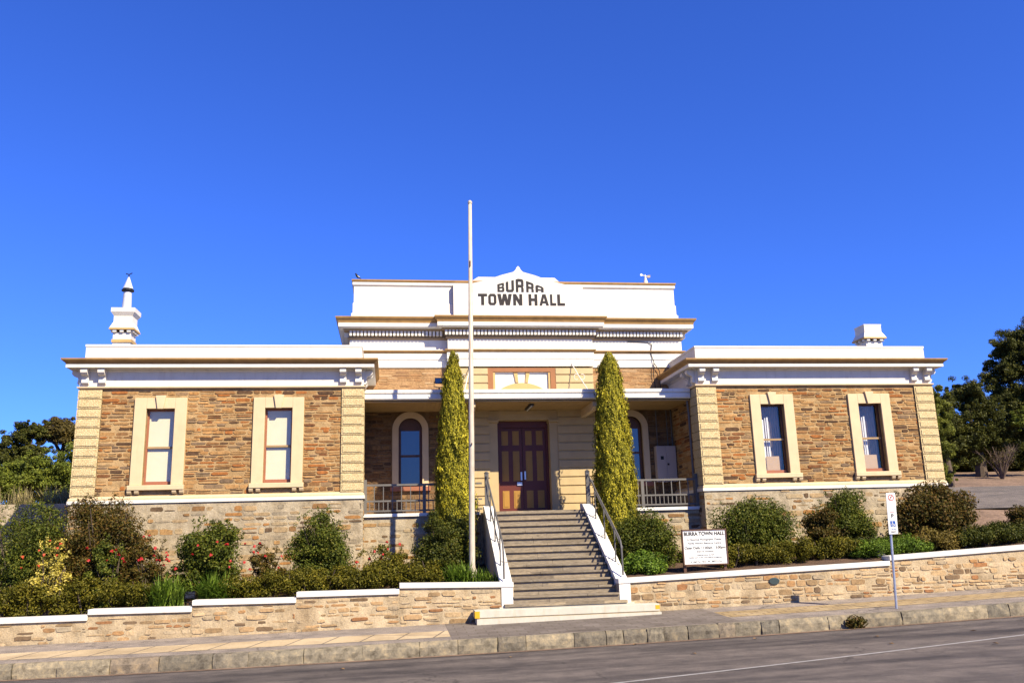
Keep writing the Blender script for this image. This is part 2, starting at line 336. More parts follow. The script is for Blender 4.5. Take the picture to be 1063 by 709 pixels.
M['leaf_gold'] = leafmat('leaf_golden', [(0, (.26, .22, .03)), (.5, (.46, .38, .06)), (1, (.62, .53, .16))], 0.3)
M['leaf_cypress'] = leafmat('leaf_golden_cypress', [(0, (.065, .068, .008)), (.25, (.17, .16, .012)), (.6, (.28, .25, .016)), (.88, (.37, .32, .025)), (1, (.47, .40, .045))], 0.12, 0.6, 0.15)
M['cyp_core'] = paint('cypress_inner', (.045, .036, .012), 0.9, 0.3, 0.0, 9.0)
M['leaf_tree'] = leafmat('leaf_tree_mid', [(0, (0.059, 0.081, 0.011)), (.5, (0.108, 0.134, 0.017)), (1, (0.183, 0.202, 0.027))])
M['leaf_treedark'] = leafmat('leaf_tree_dark', [(0, (0.030, 0.036, 0.007)), (.5, (0.050, 0.057, 0.010)), (.9, (0.083, 0.084, 0.014)), (1, (0.135, 0.120, 0.021))])
M['leaf_gum'] = leafmat('leaf_gum_brown', [(0, (0.046, 0.036, 0.010)), (.6, (0.078, 0.062, 0.015)), (1, (0.131, 0.096, 0.028))])
M['leaf_pepper'] = leafmat('leaf_pepper', [(0, (0.065, 0.080, 0.011)), (.5, (0.122, 0.138, 0.020)), (1, (0.200, 0.208, 0.036))], 0.3)
M['grass_dry'] = leafmat('dry_grass', [(0, (.18, .15, .06)), (.5, (.30, .25, .11)), (1, (.42, .36, .18))], 0.3)
M['rose_red'] = paint('rose_red', (.55, .02, .02), 0.6, 0.2)
M['rose_orange'] = paint('rose_orange', (.70, .10, .03), 0.6, 0.2)
M['leaf_dry'] = paint('dry_leaf', (.35, .2, .08), 0.8, 0.3)

# ------------------------------------------------------------------ object helpers
WL = {}                                                   # world location of every object made
def link(o, parent=None, loc=None):
    COL.objects.link(o)
    if parent is not None: o.parent = parent
    return o
def thing(name, label, cat, loc=(0, 0, 0), group=None):
    o = bpy.data.objects.new(name, None); o.empty_display_size = 0.2
    link(o); o.location = loc; WL[o] = Vector(loc)
    o['label'] = label; o['category'] = cat
    if group: o['group'] = group
    return o
def tag(o, label, cat, group=None, kind=None):
    if kind: o['kind'] = kind
    else: o['label'] = label; o['category'] = cat
    if group: o['group'] = group
    return o
class MB:
    def __init__(s): s.v = []; s.f = []
    def add(s, vs, fs):
        k = len(s.v); s.v += [tuple(v) for v in vs]; s.f += [tuple(i + k for i in f) for f in fs]; return s
    def box(s, x0, x1, y0, y1, z0, z1):
        if x0 > x1: x0, x1 = x1, x0
        if y0 > y1: y0, y1 = y1, y0
        if z0 > z1: z0, z1 = z1, z0
        return s.add([(x0, y0, z0), (x1, y0, z0), (x1, y1, z0), (x0, y1, z0), (x0, y0, z1), (x1, y0, z1), (x1, y1, z1), (x0, y1, z1)],
                     [(0, 3, 2, 1), (4, 5, 6, 7), (0, 1, 5, 4), (1, 2, 6, 5), (2, 3, 7, 6), (3, 0, 4, 7)])
    def prism(s, poly, y0, y1):
        """polygon of (x,z) extruded along y"""
        n = len(poly)
        return s.add([(x, y0, z) for x, z in poly] + [(x, y1, z) for x, z in poly],
                     [tuple(range(n)), tuple(range(2 * n - 1, n - 1, -1))] + [(i, i + n, (i + 1) % n + n, (i + 1) % n) for i in range(n)])
    def prism_x(s, poly, x0, x1):
        """polygon of (y,z) extruded along x"""
        n = len(poly)
        return s.add([(x0, y, z) for y, z in poly] + [(x1, y, z) for y, z in poly],
                     [tuple(range(n)), tuple(range(2 * n - 1, n - 1, -1))] + [(i, i + n, (i + 1) % n + n, (i + 1) % n) for i in range(n)])
    def tube(s, pts, r, n=8):
        pts = [Vector(p) for p in pts]; rs = r if isinstance(r, (list, tuple)) else [r] * len(pts)
        rings = []; up = None
        for i, p in enumerate(pts):
            d = (pts[min(i + 1, len(pts) - 1)] - pts[max(i - 1, 0)]).normalized()
            if up is None: up = d.orthogonal().normalized()
            else:
                up = up - d * up.dot(d)
                up = up.normalized() if up.length > 1e-6 else d.orthogonal().normalized()
            b = d.cross(up)
            rings.append([p + (up * math.cos(a) + b * math.sin(a)) * rs[i] for a in [2 * math.pi * k / n for k in range(n)]])
        vs = [q for rg in rings for q in rg]; fs = []
        for i in range(len(rings) - 1):
            for k in range(n):
                fs.append((i * n + k, i * n + (k + 1) % n, (i + 1) * n + (k + 1) % n, (i + 1) * n + k))
        fs.append(tuple(range(n - 1, -1, -1))); fs.append(tuple(range((len(rings) - 1) * n, len(rings) * n)))
        return s.add(vs, fs)
    def sweep(s, path, prof):
        """profile of (out, z), swept along a plan path; out is to the right of travel"""
        P = [Vector(p) for p in path]; off = []
        for i in range(len(P)):
            ns = []
            for a, b in ((i - 1, i), (i, i + 1)):
                if a >= 0 and b < len(P):
                    d = (P[b] - P[a]).normalized(); ns.append(Vector((d.y, -d.x)))
            off.append(ns[0] if len(ns) == 1 else (ns[0] + ns[1]) / (1 + ns[0].dot(ns[1])))
        n = len(prof); vs = []; fs = []
        for p, o in zip(P, off):
            vs += [(p.x + o.x * q, p.y + o.y * q, z) for q, z in prof]
        for i in range(len(P) - 1):
            for k in range(n):
                fs.append((i * n + k, (i + 1) * n + k, (i + 1) * n + (k + 1) % n, i * n + (k + 1) % n))
        fs.append(tuple(range(n))); fs.append(tuple(range(len(P) * n - 1, (len(P) - 1) * n - 1, -1)))
        return s.add(vs, fs)
    def build(s, name, mat, parent=None, label=None, smooth=False, bevel=0.0, origin=None):
        off = WL[parent] if parent is not None else Vector(origin or (0, 0, 0))
        me = bpy.data.meshes.new(name)
        me.from_pydata([(v[0] - off.x, v[1] - off.y, v[2] - off.z) for v in s.v], [], s.f)
        bm = bmesh.new(); bm.from_mesh(me); bmesh.ops.recalc_face_normals(bm, faces=bm.faces)
        if bevel:
            es = [e for e in bm.edges if len(e.link_faces) == 2 and e.calc_face_angle(0) > 0.6]
            bmesh.ops.bevel(bm, geom=es, offset=bevel, segments=2, affect='EDGES', profile=0.6, clamp_overlap=True)
        bm.to_mesh(me); bm.free()
        if smooth:
            me.polygons.foreach_set('use_smooth', [True] * len(me.polygons))
        o = bpy.data.objects.new(name, me); link(o, parent)
        if parent is None: o.location = off
        WL[o] = off.copy()
        me.materials.append(M[mat] if isinstance(mat, str) else mat)
        if label: o['label'] = label
        return o
def sheet(name, xs, ys, zf, mat, kind='structure', parent=None):
    V = []; F = []; nx = len(xs); ny = len(ys)
    for y in ys:
        for x in xs: V.append((x, y, zf(x, y)))
    for j in range(ny - 1):
        for i in range(nx - 1): F.append((j * nx + i, j * nx + i + 1, (j + 1) * nx + i + 1, (j + 1) * nx + i))
    me = bpy.data.meshes.new(name); me.from_pydata(V, [], F); me.materials.append(M[mat])
    me.polygons.foreach_set('use_smooth', [True] * len(F))
    o = bpy.data.objects.new(name, me); link(o, parent); WL[o] = Vector((0, 0, 0))
    if kind: o['kind'] = kind
    return o

# ------------------------------------------------------------------ terrain, road, footpath
def zp(x):                                                # height of the kerb top along the street
    if x < -14: return -3.4354 + 0.0002 * (x + 14)
    if x > 20: return -2.735 + 0.041 * (x - 20)
    return -3.315 + 0.017 * x + 0.0006 * x * x
def wallbase(x): return zp(x) + 0.105
def sst(a, b, x):
    t = min(1, max(0, (x - a) / (b - a))); return t * t * (3 - 2 * t)
KERB_Y = -6.3
def road_z(x, y):
    d = min(KERB_Y - y, 30); return zp(x) - 0.255 + 0.021 * min(d, 9) + 0.008 * max(0, d - 9) - 0.02 * math.exp(-d * 2.5)
def cap_line(x):
    xx = max(-30, min(30, x)); return -2.43 + 0.038 * xx
def ground_z(x, y):
    if y < -3.45: return min(wallbase(x), road_z(x, y)) - 0.5
    if abs(x) < 1.45 and y < 1.3: return -3.6
    g = cap_line(x) - 0.07 + 0.13 * (min(y, 1.5) + 3.45)
    if x > 11.5:
        k = sst(11.5, 14.5, x); r = -1.95 + 0.2 * (min(y, 2) + 3.45) + 0.135 * max(0, min(y, 24) - 2) + 0.02 * max(0, min(y, 120) - 24)
        g = g * (1 - k) + r * k
    if x < -12.6:
        k = sst(12.6, 14, -x); r = g * (1 - sst(3.8, 4.6, y)) + sst(3.8, 4.6, y) * (-0.35 + 0.07 * max(0, min(y, 30) - 4) + 0.02 * max(0, min(y, 120) - 30))
        g = g * (1 - k) + r * k
    if -12.6 <= x <= 11.5 and y > 10: g += 0.06 * (min(y, 60) - 10)
    return g
xs = list(np.unique(np.concatenate([[-1.5, -1.4, 1.4, 1.5], np.linspace(-400, -40, 13), np.linspace(-40, -14, 14), np.linspace(-14, 16, 61), np.linspace(16, 44, 29), np.linspace(44, 400, 13)])))
ys = list(np.unique(np.concatenate([np.linspace(-300, -40, 8), np.linspace(-40, -6, 10), [-3.6, -3.46, -3.44], np.linspace(-3.4, 5, 22), np.linspace(5, 30, 30), np.linspace(30, 120, 12), np.linspace(120, 600, 8)])))
def rough_ground(x, y):
    z = ground_z(x, y)
    if y > -3.3: z += 0.03 * math.sin(x * 2.3 + y) * math.sin(y * 2.9 - x * 1.3)
    return z
g = sheet('ground', xs, ys, rough_ground, 'dirt')
sheet('garden_bed', sorted(list(np.linspace(-14.5, 13.2, 90)) + [-1.5, -1.4, 1.4, 1.5]), list(np.linspace(-3.4, 1.15, 16)), lambda x, y: rough_ground(x, y) + 0.012, 'mulch')
rx = list(np.unique(np.concatenate([np.linspace(-300, -30, 12), np.linspace(-30, 40, 71), np.linspace(40, 300, 12)])))
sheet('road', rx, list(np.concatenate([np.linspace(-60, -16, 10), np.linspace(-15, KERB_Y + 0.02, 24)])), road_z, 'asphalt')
def path_z(x, y): 
    t = (y - (-6.1)) / (-3.6 + 6.1); return zp(x) + 0.105 * t
px_ = list(np.linspace(-60, 60, 121))
sheet('footpath', px_, [-6.12, -5.4, -4.7, -4.0, -3.55], path_z, 'pave_plain')
sheet('paving_strip', list(np.linspace(-60, -2.9, 58)), [-5.65, -5.2, -4.75], lambda x, y: path_z(x, y) + 0.004, 'pave_cream')
sheet('paving_strip', list(np.linspace(-2.895, 3.3, 12)), [-6.0, -5.0, -4.3, -3.62], lambda x, y: path_z(x, y) + 0.004, 'pave_grey')
sheet('paving_strip', list(np.linspace(3.305, 60, 58)), [-5.35, -4.9, -4.4], lambda x, y: path_z(x, y) + 0.004, 'pave_mustard')
# painted edge line, drifting away from the kerb to the left
mb = MB(); N = 60
def line_y(x): return -11.55 + 0.262 * x - 0.004 * max(0, x - 8) ** 2
L = []
for i in range(N + 1):
    x = -30 + 70 * i / N; y = line_y(x) if x < 25 else line_y(25)
    L += [(x, y - 0.05, road_z(x, y - 0.05) + 0.005), (x, y + 0.05, road_z(x, y + 0.05) + 0.005)]
mb.add(L, [(2 * i, 2 * i + 2, 2 * i + 3, 2 * i + 1) for i in range(N)])
o = mb.build('road_marking', 'line'); o['kind'] = 'structure'
# kerb of rough-cut stones
mb = MB(); x = -40.0
while x < 40:
    w = random.choice((0.4, 0.55, 0.7, 0.8, 0.95, 1.1)) + random.uniform(-.06, .06); j = lambda a: random.uniform(-a, a)
    x0, x1 = x + random.uniform(.002, .009), x + w - random.uniform(.002, .009); dy = j(.022); dz = j(.014); nu, nv = 7, 4
    V = []
    for b_ in range(nv + 1):
        for a_ in range(nu + 1):
            u, v = a_ / nu, b_ / nv; xx = x0 + (x1 - x0) * u + (j(.012) if 0 < a_ < nu else j(.006))
            edge = (1 if b_ == nv else 0) * (.03 + j(.014)) + (.012 + j(.01) if a_ in (0, nu) else 0)
            V.append((xx, KERB_Y + dy + edge - .012 * math.sin(3.1 * u) * math.sin(3.1 * v) + j(.011), zp(xx) - .42 + (.42 + dz + j(.012 if b_ == nv else .0)) * v))
    F = [(b_ * (nu + 1) + a_, b_ * (nu + 1) + a_ + 1, (b_ + 1) * (nu + 1) + a_ + 1, (b_ + 1) * (nu + 1) + a_) for b_ in range(nv) for a_ in range(nu)]
    k0 = len(V); top = nv * (nu + 1)
    for a_ in range(nu + 1): V.append((V[top + a_][0], -6.1, zp(V[top + a_][0]) + .003))
    F += [(top + a_, top + a_ + 1, k0 + a_ + 1, k0 + a_) for a_ in range(nu)]
    V += [(x0, -6.1, zp(x0) - .42), (x1, -6.1, zp(x1) - .42)]; kl, kr = len(V) - 2, len(V) - 1
    F += [tuple([b_ * (nu + 1) for b_ in range(nv + 1)] + [k0, kl]), tuple([b_ * (nu + 1) + nu for b_ in range(nv, -1, -1)] + [kr, k0 + nu]), (kl, kr) + tuple(range(nu, -1, -1)), tuple(range(k0, k0 + nu + 1)) + (kr, kl)]
    mb.add(V, F); x += w
o = mb.build('kerb', 'kerb_stone'); o['kind'] = 'structure'
# gutter grit line along the kerb
sheet('gutter', px_, [KERB_Y - 0.28, KERB_Y - 0.1, KERB_Y + 0.01], lambda x, y: road_z(x, y) + 0.006 + 0.03 * max(0, (y - KERB_Y + 0.12)), 'dirt')
# driveway behind on the right
def drive_z(x, y): return ground_z(x, y) + 0.05
def drv(name):
    xs_ = list(np.linspace(14.0, 70, 70)); ys_ = list(np.linspace(2.0, 10.5, 16))
    return sheet(name, xs_, ys_, drive_z, 'drive')
drv('driveway')

# ------------------------------------------------------------------ town hall
TH = thing('town_hall', 'single-storey stone town hall with two wings, white parapets and a lettered pediment', 'building', (0, 0, -2.2))
XO, XI = 12.51, 4.95
YB = 10.0
def wall_panel(mb, x0, x1, z0, z1, y0, y1, holes):
    """wall slab with rectangular openings (hx0,hx1,hz0,hz1), reveals included, as one watertight grid"""
    X = sorted({x0, x1, *[h[0] for h in holes], *[h[1] for h in holes]}); Z = sorted({z0, z1, *[h[2] for h in holes], *[h[3] for h in holes]})
    def solid(i, j):
        if i < 0 or j < 0 or i >= len(X) - 1 or j >= len(Z) - 1: return False
        cx, cz = (X[i] + X[i + 1]) / 2, (Z[j] + Z[j + 1]) / 2
        return not any(h[0] < cx < h[1] and h[2] < cz < h[3] for h in holes)
    for i in range(len(X) - 1):
        for j in range(len(Z) - 1):
            if not solid(i, j): continue
            a, b, c, d = X[i], X[i + 1], Z[j], Z[j + 1]
            mb.add([(a, y0, c), (b, y0, c), (b, y0, d), (a, y0, d)], [(0, 1, 2, 3)])
            mb.add([(a, y1, c), (b, y1, c), (b, y1, d), (a, y1, d)], [(3, 2, 1, 0)])
            for di, dj, q in ((-1, 0, [(a, y0, c), (a, y0, d), (a, y1, d), (a, y1, c)]), (1, 0, [(b, y0, c), (b, y1, c), (b, y1, d), (b, y0, d)]),
                              (0, -1, [(a, y0, c), (a, y1, c), (b, y1, c), (b, y0, c)]), (0, 1, [(a, y0, d), (b, y0, d), (b, y1, d), (a, y1, d)])):
                if not solid(i + di, j + dj): mb.add(q, [(0, 1, 2, 3)])
WIN = [10.39, 7.243]
def wing(s):
    side = lambda a, b: (min(s * a, s * b), max(s * a, s * b))
    path = [(-XO, YB), (-XO, 0), (-XI, 0), (-XI, 2.55)] if s < 0 else [(XI, 2.55), (XI, 0), (XO, 0), (XO, YB)]
    x0, x1 = side(XI, XO)
    mb = MB()
    holes = [(s * c - .373, s * c + .373, .315, 2.378) for c in WIN]
    wall_panel(mb, x0, x1, -.05, 3.62, 0, .3, holes)
    for a in (x0, x1 - .3): mb.box(a, a + .3, .302, YB, -.05, 3.62)
    mb.box(x0 + .3, x1 - .3, YB - .3, YB, -.05, 3.62)
    wall = mb.build('wall', 'wing_stone', TH)
    fh = [(s * c - .69, s * c + .69, .10, 2.72) for c in WIN]
    mb = masonry(MB(), (0, 0, 0), (1, 0, 0), (0, -1, 0), x0 + .56, x1 - .56, K(.03), K(2.93), fh, seed=3 + s)
    masonry(mb, (s * XI, 0, 0), (0, 1, 0), (-s, 0, 0), .6, 2.5, K(.03), K(2.93), [], seed=8 + s)
    masonry(mb, (s * XO, 0, 0), (0, 1, 0), (s, 0, 0), .6, 6.0, K(.03), K(2.93), [], seed=12 + s)
    mb.build('stonework', 'wing_rubble', wall)
    MB().box(x0 + .31, x1 - .31, 1.6, YB - .4, -.3, 3.5).build('interior', 'dark', TH)
    MB().box(x0 + .05, x1 - .05, .05, YB, 3.64, 3.72).build('roof', 'steel', TH)
    MB().sweep(path, [(.05, -3.3), (.05, -.165), (-.3, -.165), (-.3, -3.3)]).build('plinth', 'plinth_stone', TH)
    mb = masonry(MB(), (0, -.05, 0), (1, 0, 0), (0, -1, 0), x0 - .03, x1 + .03, K(-2.9), K(-.17), [], (.10, .22), (.16, .5), .035, .64, (.002, .016), 21 + s)
    for fx, nx in ((XI - .05, -s), (XO + .05, s)): masonry(mb, (s * fx, 0, 0), (0, 1, 0), (nx, 0, 0), -.03, 4.0, K(-2.6), K(-.17), [], (.10, .22), (.16, .5), .035, .64, (.002, .016), 25 + s)
    mb.build('stonework', 'plinth_rubble', TH)
    # plinth band: white fillet under a cream weathering
    mb = MB(); mb.sweep(path, [(-.1, -.163), (.09, -.163), (.09, -.075), (-.1, -.075)]); mb.build('base_moulding', 'white_trim', TH)
    mb = MB(); mb.sweep(path, [(-.1, -.073), (.075, -.073), (.075, -.03), (.02, .028), (-.1, .028)]); mb.build('base_moulding', 'cream', TH)
    # quoins
    for (qx, d) in ((XO, -1), (XI, 1)):
        mb = MB(); H = (2.92 - .03) / 11
        a = s * qx; inner = s * (qx + d * .57); outs = s * (qx - d * .05)
        for k in range(11):
            z0 = .031 + k * H; z1 = z0 + H - .022
            xa, xb = sorted((outs, inner)); ry = .6
            mb.box(xa, xb, -.05, ry, z0, z1)
            mb.box(xa + .045, xb - .045, -.068, -.051, z0 + .04, z1 - .04)
        mb.box(*sorted((s * (qx - d * .025), inner)), -.025, .58, .03, 2.92)
        mb.build('quoin', 'quoin_v', TH)
    # entablature
    MB().sweep(path, [(-.1, 2.93), (.06, 2.93), (.085, 2.955), (.085, 2.99), (-.1, 2.99)]).build('architrave', 'cream', TH)
    MB().sweep(path, [(-.1, 2.992), (.035, 2.992), (.035, 3.40), (.09, 3.44), (.09, 3.46), (-.1, 3.46)]).build('frieze', 'white_trim', TH)
    cor = MB().sweep(path, [(-.1, 3.462), (.30, 3.462), (.33, 3.475), (.33, 3.565), (-.1, 3.565)]).build('cornice', 'white_trim', TH)
    MB().sweep(path, [(-.1, 3.567), (.335, 3.567), (.345, 3.60), (.385, 3.63), (.43, 3.665), (.44, 3.70), (.44, 3.715), (.42, 3.72), (-.1, 3.75)]).build('crown_moulding', 'ochre', cor)
    ppath = [(p[0], p[1]) for p in path]
    MB().sweep(ppath, [(-.35, 3.7), (-.03, 3.7), (-.03, 4.12), (-.015, 4.13), (-.015, 4.19), (-.35, 4.2)]).build('parapet', 'white', TH)
    # consoles in pairs at each corner
    def console(cx, cy, nx, ny):
        prof = [(0, 3.05), (.05, 3.05), (.09, 3.09), (.085, 3.15), (.07, 3.22), (.10, 3.27), (.19, 3.30), (.24, 3.35), (.25, 3.41), (.22, 3.458), (0, 3.458)]
        mb = MB(); hw = .088
        n = len(prof); tx, ty = -ny, nx
        vs = [(cx + nx * (o_ + .034) + tx * sgn * hw, cy + ny * (o_ + .034) + ty * sgn * hw, z) for sgn in (-1, 1) for o_, z in prof]
        mb.add(vs, [tuple(range(n)), tuple(range(2 * n - 1, n - 1, -1))] + [(i, i + n, (i + 1) % n + n, (i + 1) % n) for i in range(n)])
        b = mb.build('bracket', 'white_trim', cor)
    for q in (12.39, 11.95, 5.49, 5.06): console(s * q, 0, 0, -1)
    for q in (.12, .56): console(s * XI, q, -s, 0); console(s * XO, q, s, 0)
    # windows
    for wi, c in enumerate(WIN):
        cx = s * c
        has_blind = s < 0  # left wing windows: blinds and terracotta sashes
        sash = MB()
        yb = .12
        hw, zb, zt = .373, .315, 2.378; fr = .045
        sash.box(cx - hw, cx - hw + fr, yb, yb + .06, zb, zt); sash.box(cx + hw - fr, cx + hw, yb, yb + .06, zb, zt)
        sash.box(cx - hw + fr, cx + hw - fr, yb, yb + .06, zt - .05, zt); 
        win = sash.build('window', 'terracotta' if has_blind else 'darksash', TH, None if has_blind else 'window with dark panes, grey curtains and a cardboard sheet at its foot')
        MB().box(cx - hw + fr, cx + hw - fr, yb - .004, yb + .056, zb, zb + .10).build('bottom_rail', 'terracotta', win)
        MB().box(cx - hw + fr, cx + hw - fr, yb - .012, yb + .056, 1.30, 1.355).build('meeting_rail', 'tanbar', win)
        MB().box(cx - hw + fr, cx + hw - fr, yb + .03, yb + .036, zb + .102, 1.298).build('glass', 'pane', win)
        MB().box(cx - hw + fr, cx + hw - fr, yb + .04, yb + .046, 1.357, zt - .052).build('glass', 'pane', win)
        if has_blind:
            MB().box(cx - hw, cx + hw, yb + .062, yb + .067, zb, zt).build('blind', 'blind', win)
        else:
            mb = MB(); n = 28; rows = []
            for i in range(n + 1):
                xx = cx - .31 + .68 * i / n; yy = yb + .28 + .03 * math.sin(i * 2.1); rows += [(xx, yy, zb), (xx, yy, zt)]
            mb.add(rows, [(2 * i, 2 * i + 2, 2 * i + 3, 2 * i + 1) for i in range(n)]); mb.build('curtain', 'curtain', win)
            mb = MB()
            for (a, b, za, zc) in ((-.315, -.19, zb + .3, 1.95), (-.15, -.12, zb + .3, 2.0), (-.09, -.04, zb + .2, 2.02)):
                mb.box(cx + a, cx + b, yb + .14, yb + .16, za, zc)
            mb.build('curtain_edge', 'curtain_white', win)
            MB().box(cx - .25 + wi * .02, cx + .18, yb + .085, yb + .1, zb + .10, zb + .52).build('cardboard_sheet', 'cardboard', win)
        # architrave
        mb = MB(); O, top = .685, 2.675
        mb.box(cx - O, cx - hw, -.062, .03, .31, top); mb.box(cx + hw, cx + O, -.062, .03, .31, top); mb.box(cx - hw, cx + hw, -.062, .03, zt, top)
        mb.build('architrave', 'cream', win, bevel=0.012)
        mb = MB(); mb.prism([(cx - .075, zt - .012), (cx + .075, zt - .012), (cx + .14, top + .062), (cx - .14, top + .062)], -.115, .02); mb.build('keystone', 'cream', win, bevel=0.01)
        MB().box(cx - .725, cx + .725, -.125, .02, .175, .308).build('sill', 'cream', win, bevel=0.015)
        for q in (-.67, -.48, .48, .67):
            mb = MB(); mb.prism_x([(-.1, .172), (-.1, .13), (-.075, .085), (-.03, .075), (.0, .1), (.0, .172)], cx + q - .055, cx + q + .055)
            mb.build('sill_bracket', 'cream', win)

def vermic():
    t = NT('quoin_vermiculated'); p = t.pos()
    v = t.node('ShaderNodeTexVoronoi', {'Vector': p, 'Scale': 20.0}, feature='DISTANCE_TO_EDGE')
    f = t.node('ShaderNodeMapRange', {0: v.outputs[0], 1: 0.02, 2: 0.16, 3: 0.0, 4: 1.0}); f.clamp = True
    n = t.noise(p, 5, 5)
    c = t.ramp(n, [(0.3, (.47, .365, .195)), (0.7, (.56, .445, .25))])
    c = t.mix(f.outputs[0], (.36, .27, .13), c)
    return t.set(c, 0.8, f.outputs[0], 0.45, 0.012, 0.2)
M['quoin_v'] = vermic()
wing(-1); wing(1)

# ---- main block
YM, YC, XM, XC = 2.55, 2.33, 5.42, 2.33
mpath = [(-XM, 14), (-XM, YM), (-XC, YM), (-XC, YC), (XC, YC), (XC, YM), (XM, YM), (XM, 14)]
def mpart(name, mat, prof, par=None, path=mpath): return MB().sweep(path, prof).build(name, mat, par or TH)
# stone side walls with arched window openings (rectangular hole, corners covered by the arch ring)
for s in (-1, 1):
    mb = MB(); x0, x1 = sorted((s * 2.3, s * 5.0)); c = s * 3.545
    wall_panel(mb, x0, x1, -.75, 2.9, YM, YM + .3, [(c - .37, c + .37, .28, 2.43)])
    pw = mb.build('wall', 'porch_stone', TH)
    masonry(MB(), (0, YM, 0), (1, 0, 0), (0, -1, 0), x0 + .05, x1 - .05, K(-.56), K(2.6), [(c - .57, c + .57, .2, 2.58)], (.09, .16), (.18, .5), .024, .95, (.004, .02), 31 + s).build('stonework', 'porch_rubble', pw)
    mb = MB(); mb.box(*sorted((s * 2.3, s * XM)), YM, YM + .3, 2.902, 4.03); uw = mb.build('wall', 'upper_stone', TH)
    masonry(MB(), (0, YM, 0), (1, 0, 0), (0, -1, 0), x0 + .05, s * XM if s > 0 else x1 - .05, K(3.0), K(4.03), [], (.06, .11), (.2, .6), .02, .95, (.003, .012), 35 + s).build('stonework', 'upper_rubble', uw)
    # arched window
    yb = YM + .14; hw = .33; zs = 2.06; zb = .28
    def arch(rx_, z0, n=20): return [(c + rx_, z0)] + [(c + rx_ * math.cos(a), zs + rx_ * math.sin(a)) for a in [math.pi * k / n for k in range(n + 1)]] + [(c - rx_, z0)]
    def ring(mb, ro, ri, z0, y0, y1):
        A, B = arch(ro, z0), arch(ri, z0); n = len(A)
        vs = [(x, y0, z) for x, z in A] + [(x, y0, z) for x, z in B] + [(x, y1, z) for x, z in A] + [(x, y1, z) for x, z in B]
        fs = []
        for i in range(n - 1):
            fs += [(i, i + 1, n + i + 1, n + i), (2 * n + i, 3 * n + i, 3 * n + i + 1, 2 * n + i + 1), (i, 2 * n + i, 2 * n + i + 1, i + 1), (n + i, n + i + 1, 3 * n + i + 1, 3 * n + i)]
        fs += [(0, n, 3 * n, 2 * n), (n - 1, 3 * n - 1, 4 * n - 1, 2 * n - 1)]
        mb.add(vs, fs)
    mb = MB(); ring(mb, .365, .285, zb, yb, yb + .07); mb.box(c - .284, c + .284, yb + .005, yb + .065, 1.22, 1.29); mb.box(c - .284, c + .284, yb + .005, yb + .065, zb, zb + .09)
    win = mb.build('window', 'darksash', TH, 'arched sash window with dark reflecting panes')
    mb = MB(); A = [(c + .286, zb)] + [(c + .286 * math.cos(a), zs + .286 * math.sin(a)) for a in [math.pi * k / 20 for k in range(21)]] + [(c - .286, zb)]
    mb.prism(A, yb + .03, yb + .04); mb.build('glass', 'glass', win)
    mb = MB(); B = [(c + .284, zs - .02)] + [(c + .284 * math.cos(a), zs + .284 * math.sin(a)) for a in [math.pi * k / 20 for k in range(21)]] + [(c - .284, zs - .02)]
    mb.prism(B, yb + .02, yb + .028); mb.build('arch_panel', 'darksash', win)
    mb = MB(); ring(mb, .56, .366, .30, YM - .07, YM + .02); mb.build('architrave', 'cream', win)
    MB().box(c - .62, c + .62, YM - .11, YM + .02, .17, .298).build('sill', 'terracotta', win)
MB().box(-4.9, 4.9, YM + .6, 13.5, -.7, 5.4).build('interior', 'dark', TH)
# rusticated entrance front
mb = MB(); DW = .82
def rust_prof(z0, z1, pitch=.272):
    P = [(.25, z0), (.0, z0)]; z = z0
    while z < z1 - .01:
        zn = min(z + pitch, z1)
        P += [(-.0, z + .035) if z > z0 else (-.0, z + .001), (-.035, z + .05), (-.035, zn - .012), (.0, zn - .004)]
        z = zn
    P += [(.25, z1)]
    out = []
    for p in P:
        if not out or abs(p[1] - out[-1][1]) > 1e-5 or abs(p[0] - out[-1][0]) > 1e-5: out.append(p)
    return [(YC + a, z) for a, z in out]
for a, b in ((-XC, -1.1), (1.1, XC)): mb.prism_x(rust_prof(-.62, 3.98), a, b)
mb.build('entrance_wall', 'rust_wall', TH)
mb = MB()
for s in (-1, 1):
    mb.box(*sorted((s * .83, s * 1.098)), YC - .0, YC + .3, -.62, 2.22)
    mb.box(*sorted((s * .80, s * 1.13)), YC - .09, YC + .3, 2.222, 2.30)
mb.box(-1.098, 1.098, YC - .01, YC + .3, 2.302, 2.60)
mb.build('door_surround', 'rust_wall', TH)
mb = MB(); YD = YC + .36
mb.box(-.83, .83, YD - .05, YD + .2, 2.10, 2.30); mb.box(-.83, -.76, YD - .05, YD + .1, -.6, 2.1); mb.box(.76, .83, YD - .05, YD + .1, -.6, 2.1)
mb.build('door_frame', 'maroon', TH)
for s in (-1, 1):
    x0, x1 = sorted((s * .006, s * .758)); 
    d = MB().box(x0, x1, YD + .02, YD + .07, -.585, 2.098).build('door', 'maroon', TH)
    for ci in (0, 1):
        cx = x0 + .2 + ci * .35
        for za, zb_ in ((-.42, .12), (.42, 1.36), (1.55, 2.0)):
            mb = MB(); hw = .105
            mb.prism([(cx - hw, za), (cx + hw, za), (cx + hw, zb_), (cx - hw, zb_)], YD + .012, YD + .021)
            mb.prism([(cx - hw + .035, za + .05), (cx + hw - .035, za + .05), (cx + hw - .035, zb_ - .05), (cx - hw + .035, zb_ - .05)], YD + .0, YD + .0115)
            mb.build('panel', 'door_panel', d)
    if s < 0:
        mb = MB(); mb.box(-.20, -.04, YD - .012, YD + .019, .28, .38); mb.build('lock_plate', 'steel', d)
        MB().box(-.085, -.035, YD - .02, YD + .019, .44, .70).build('handle', 'steel', d)
    else:
        MB().box(.035, .085, YD - .02, YD + .019, .46, .72).build('handle', 'steel', d)
MB().box(-1.09, 1.09, YC + .46, YC + .6, -.6, 2.6).build('interior', 'dark', TH)
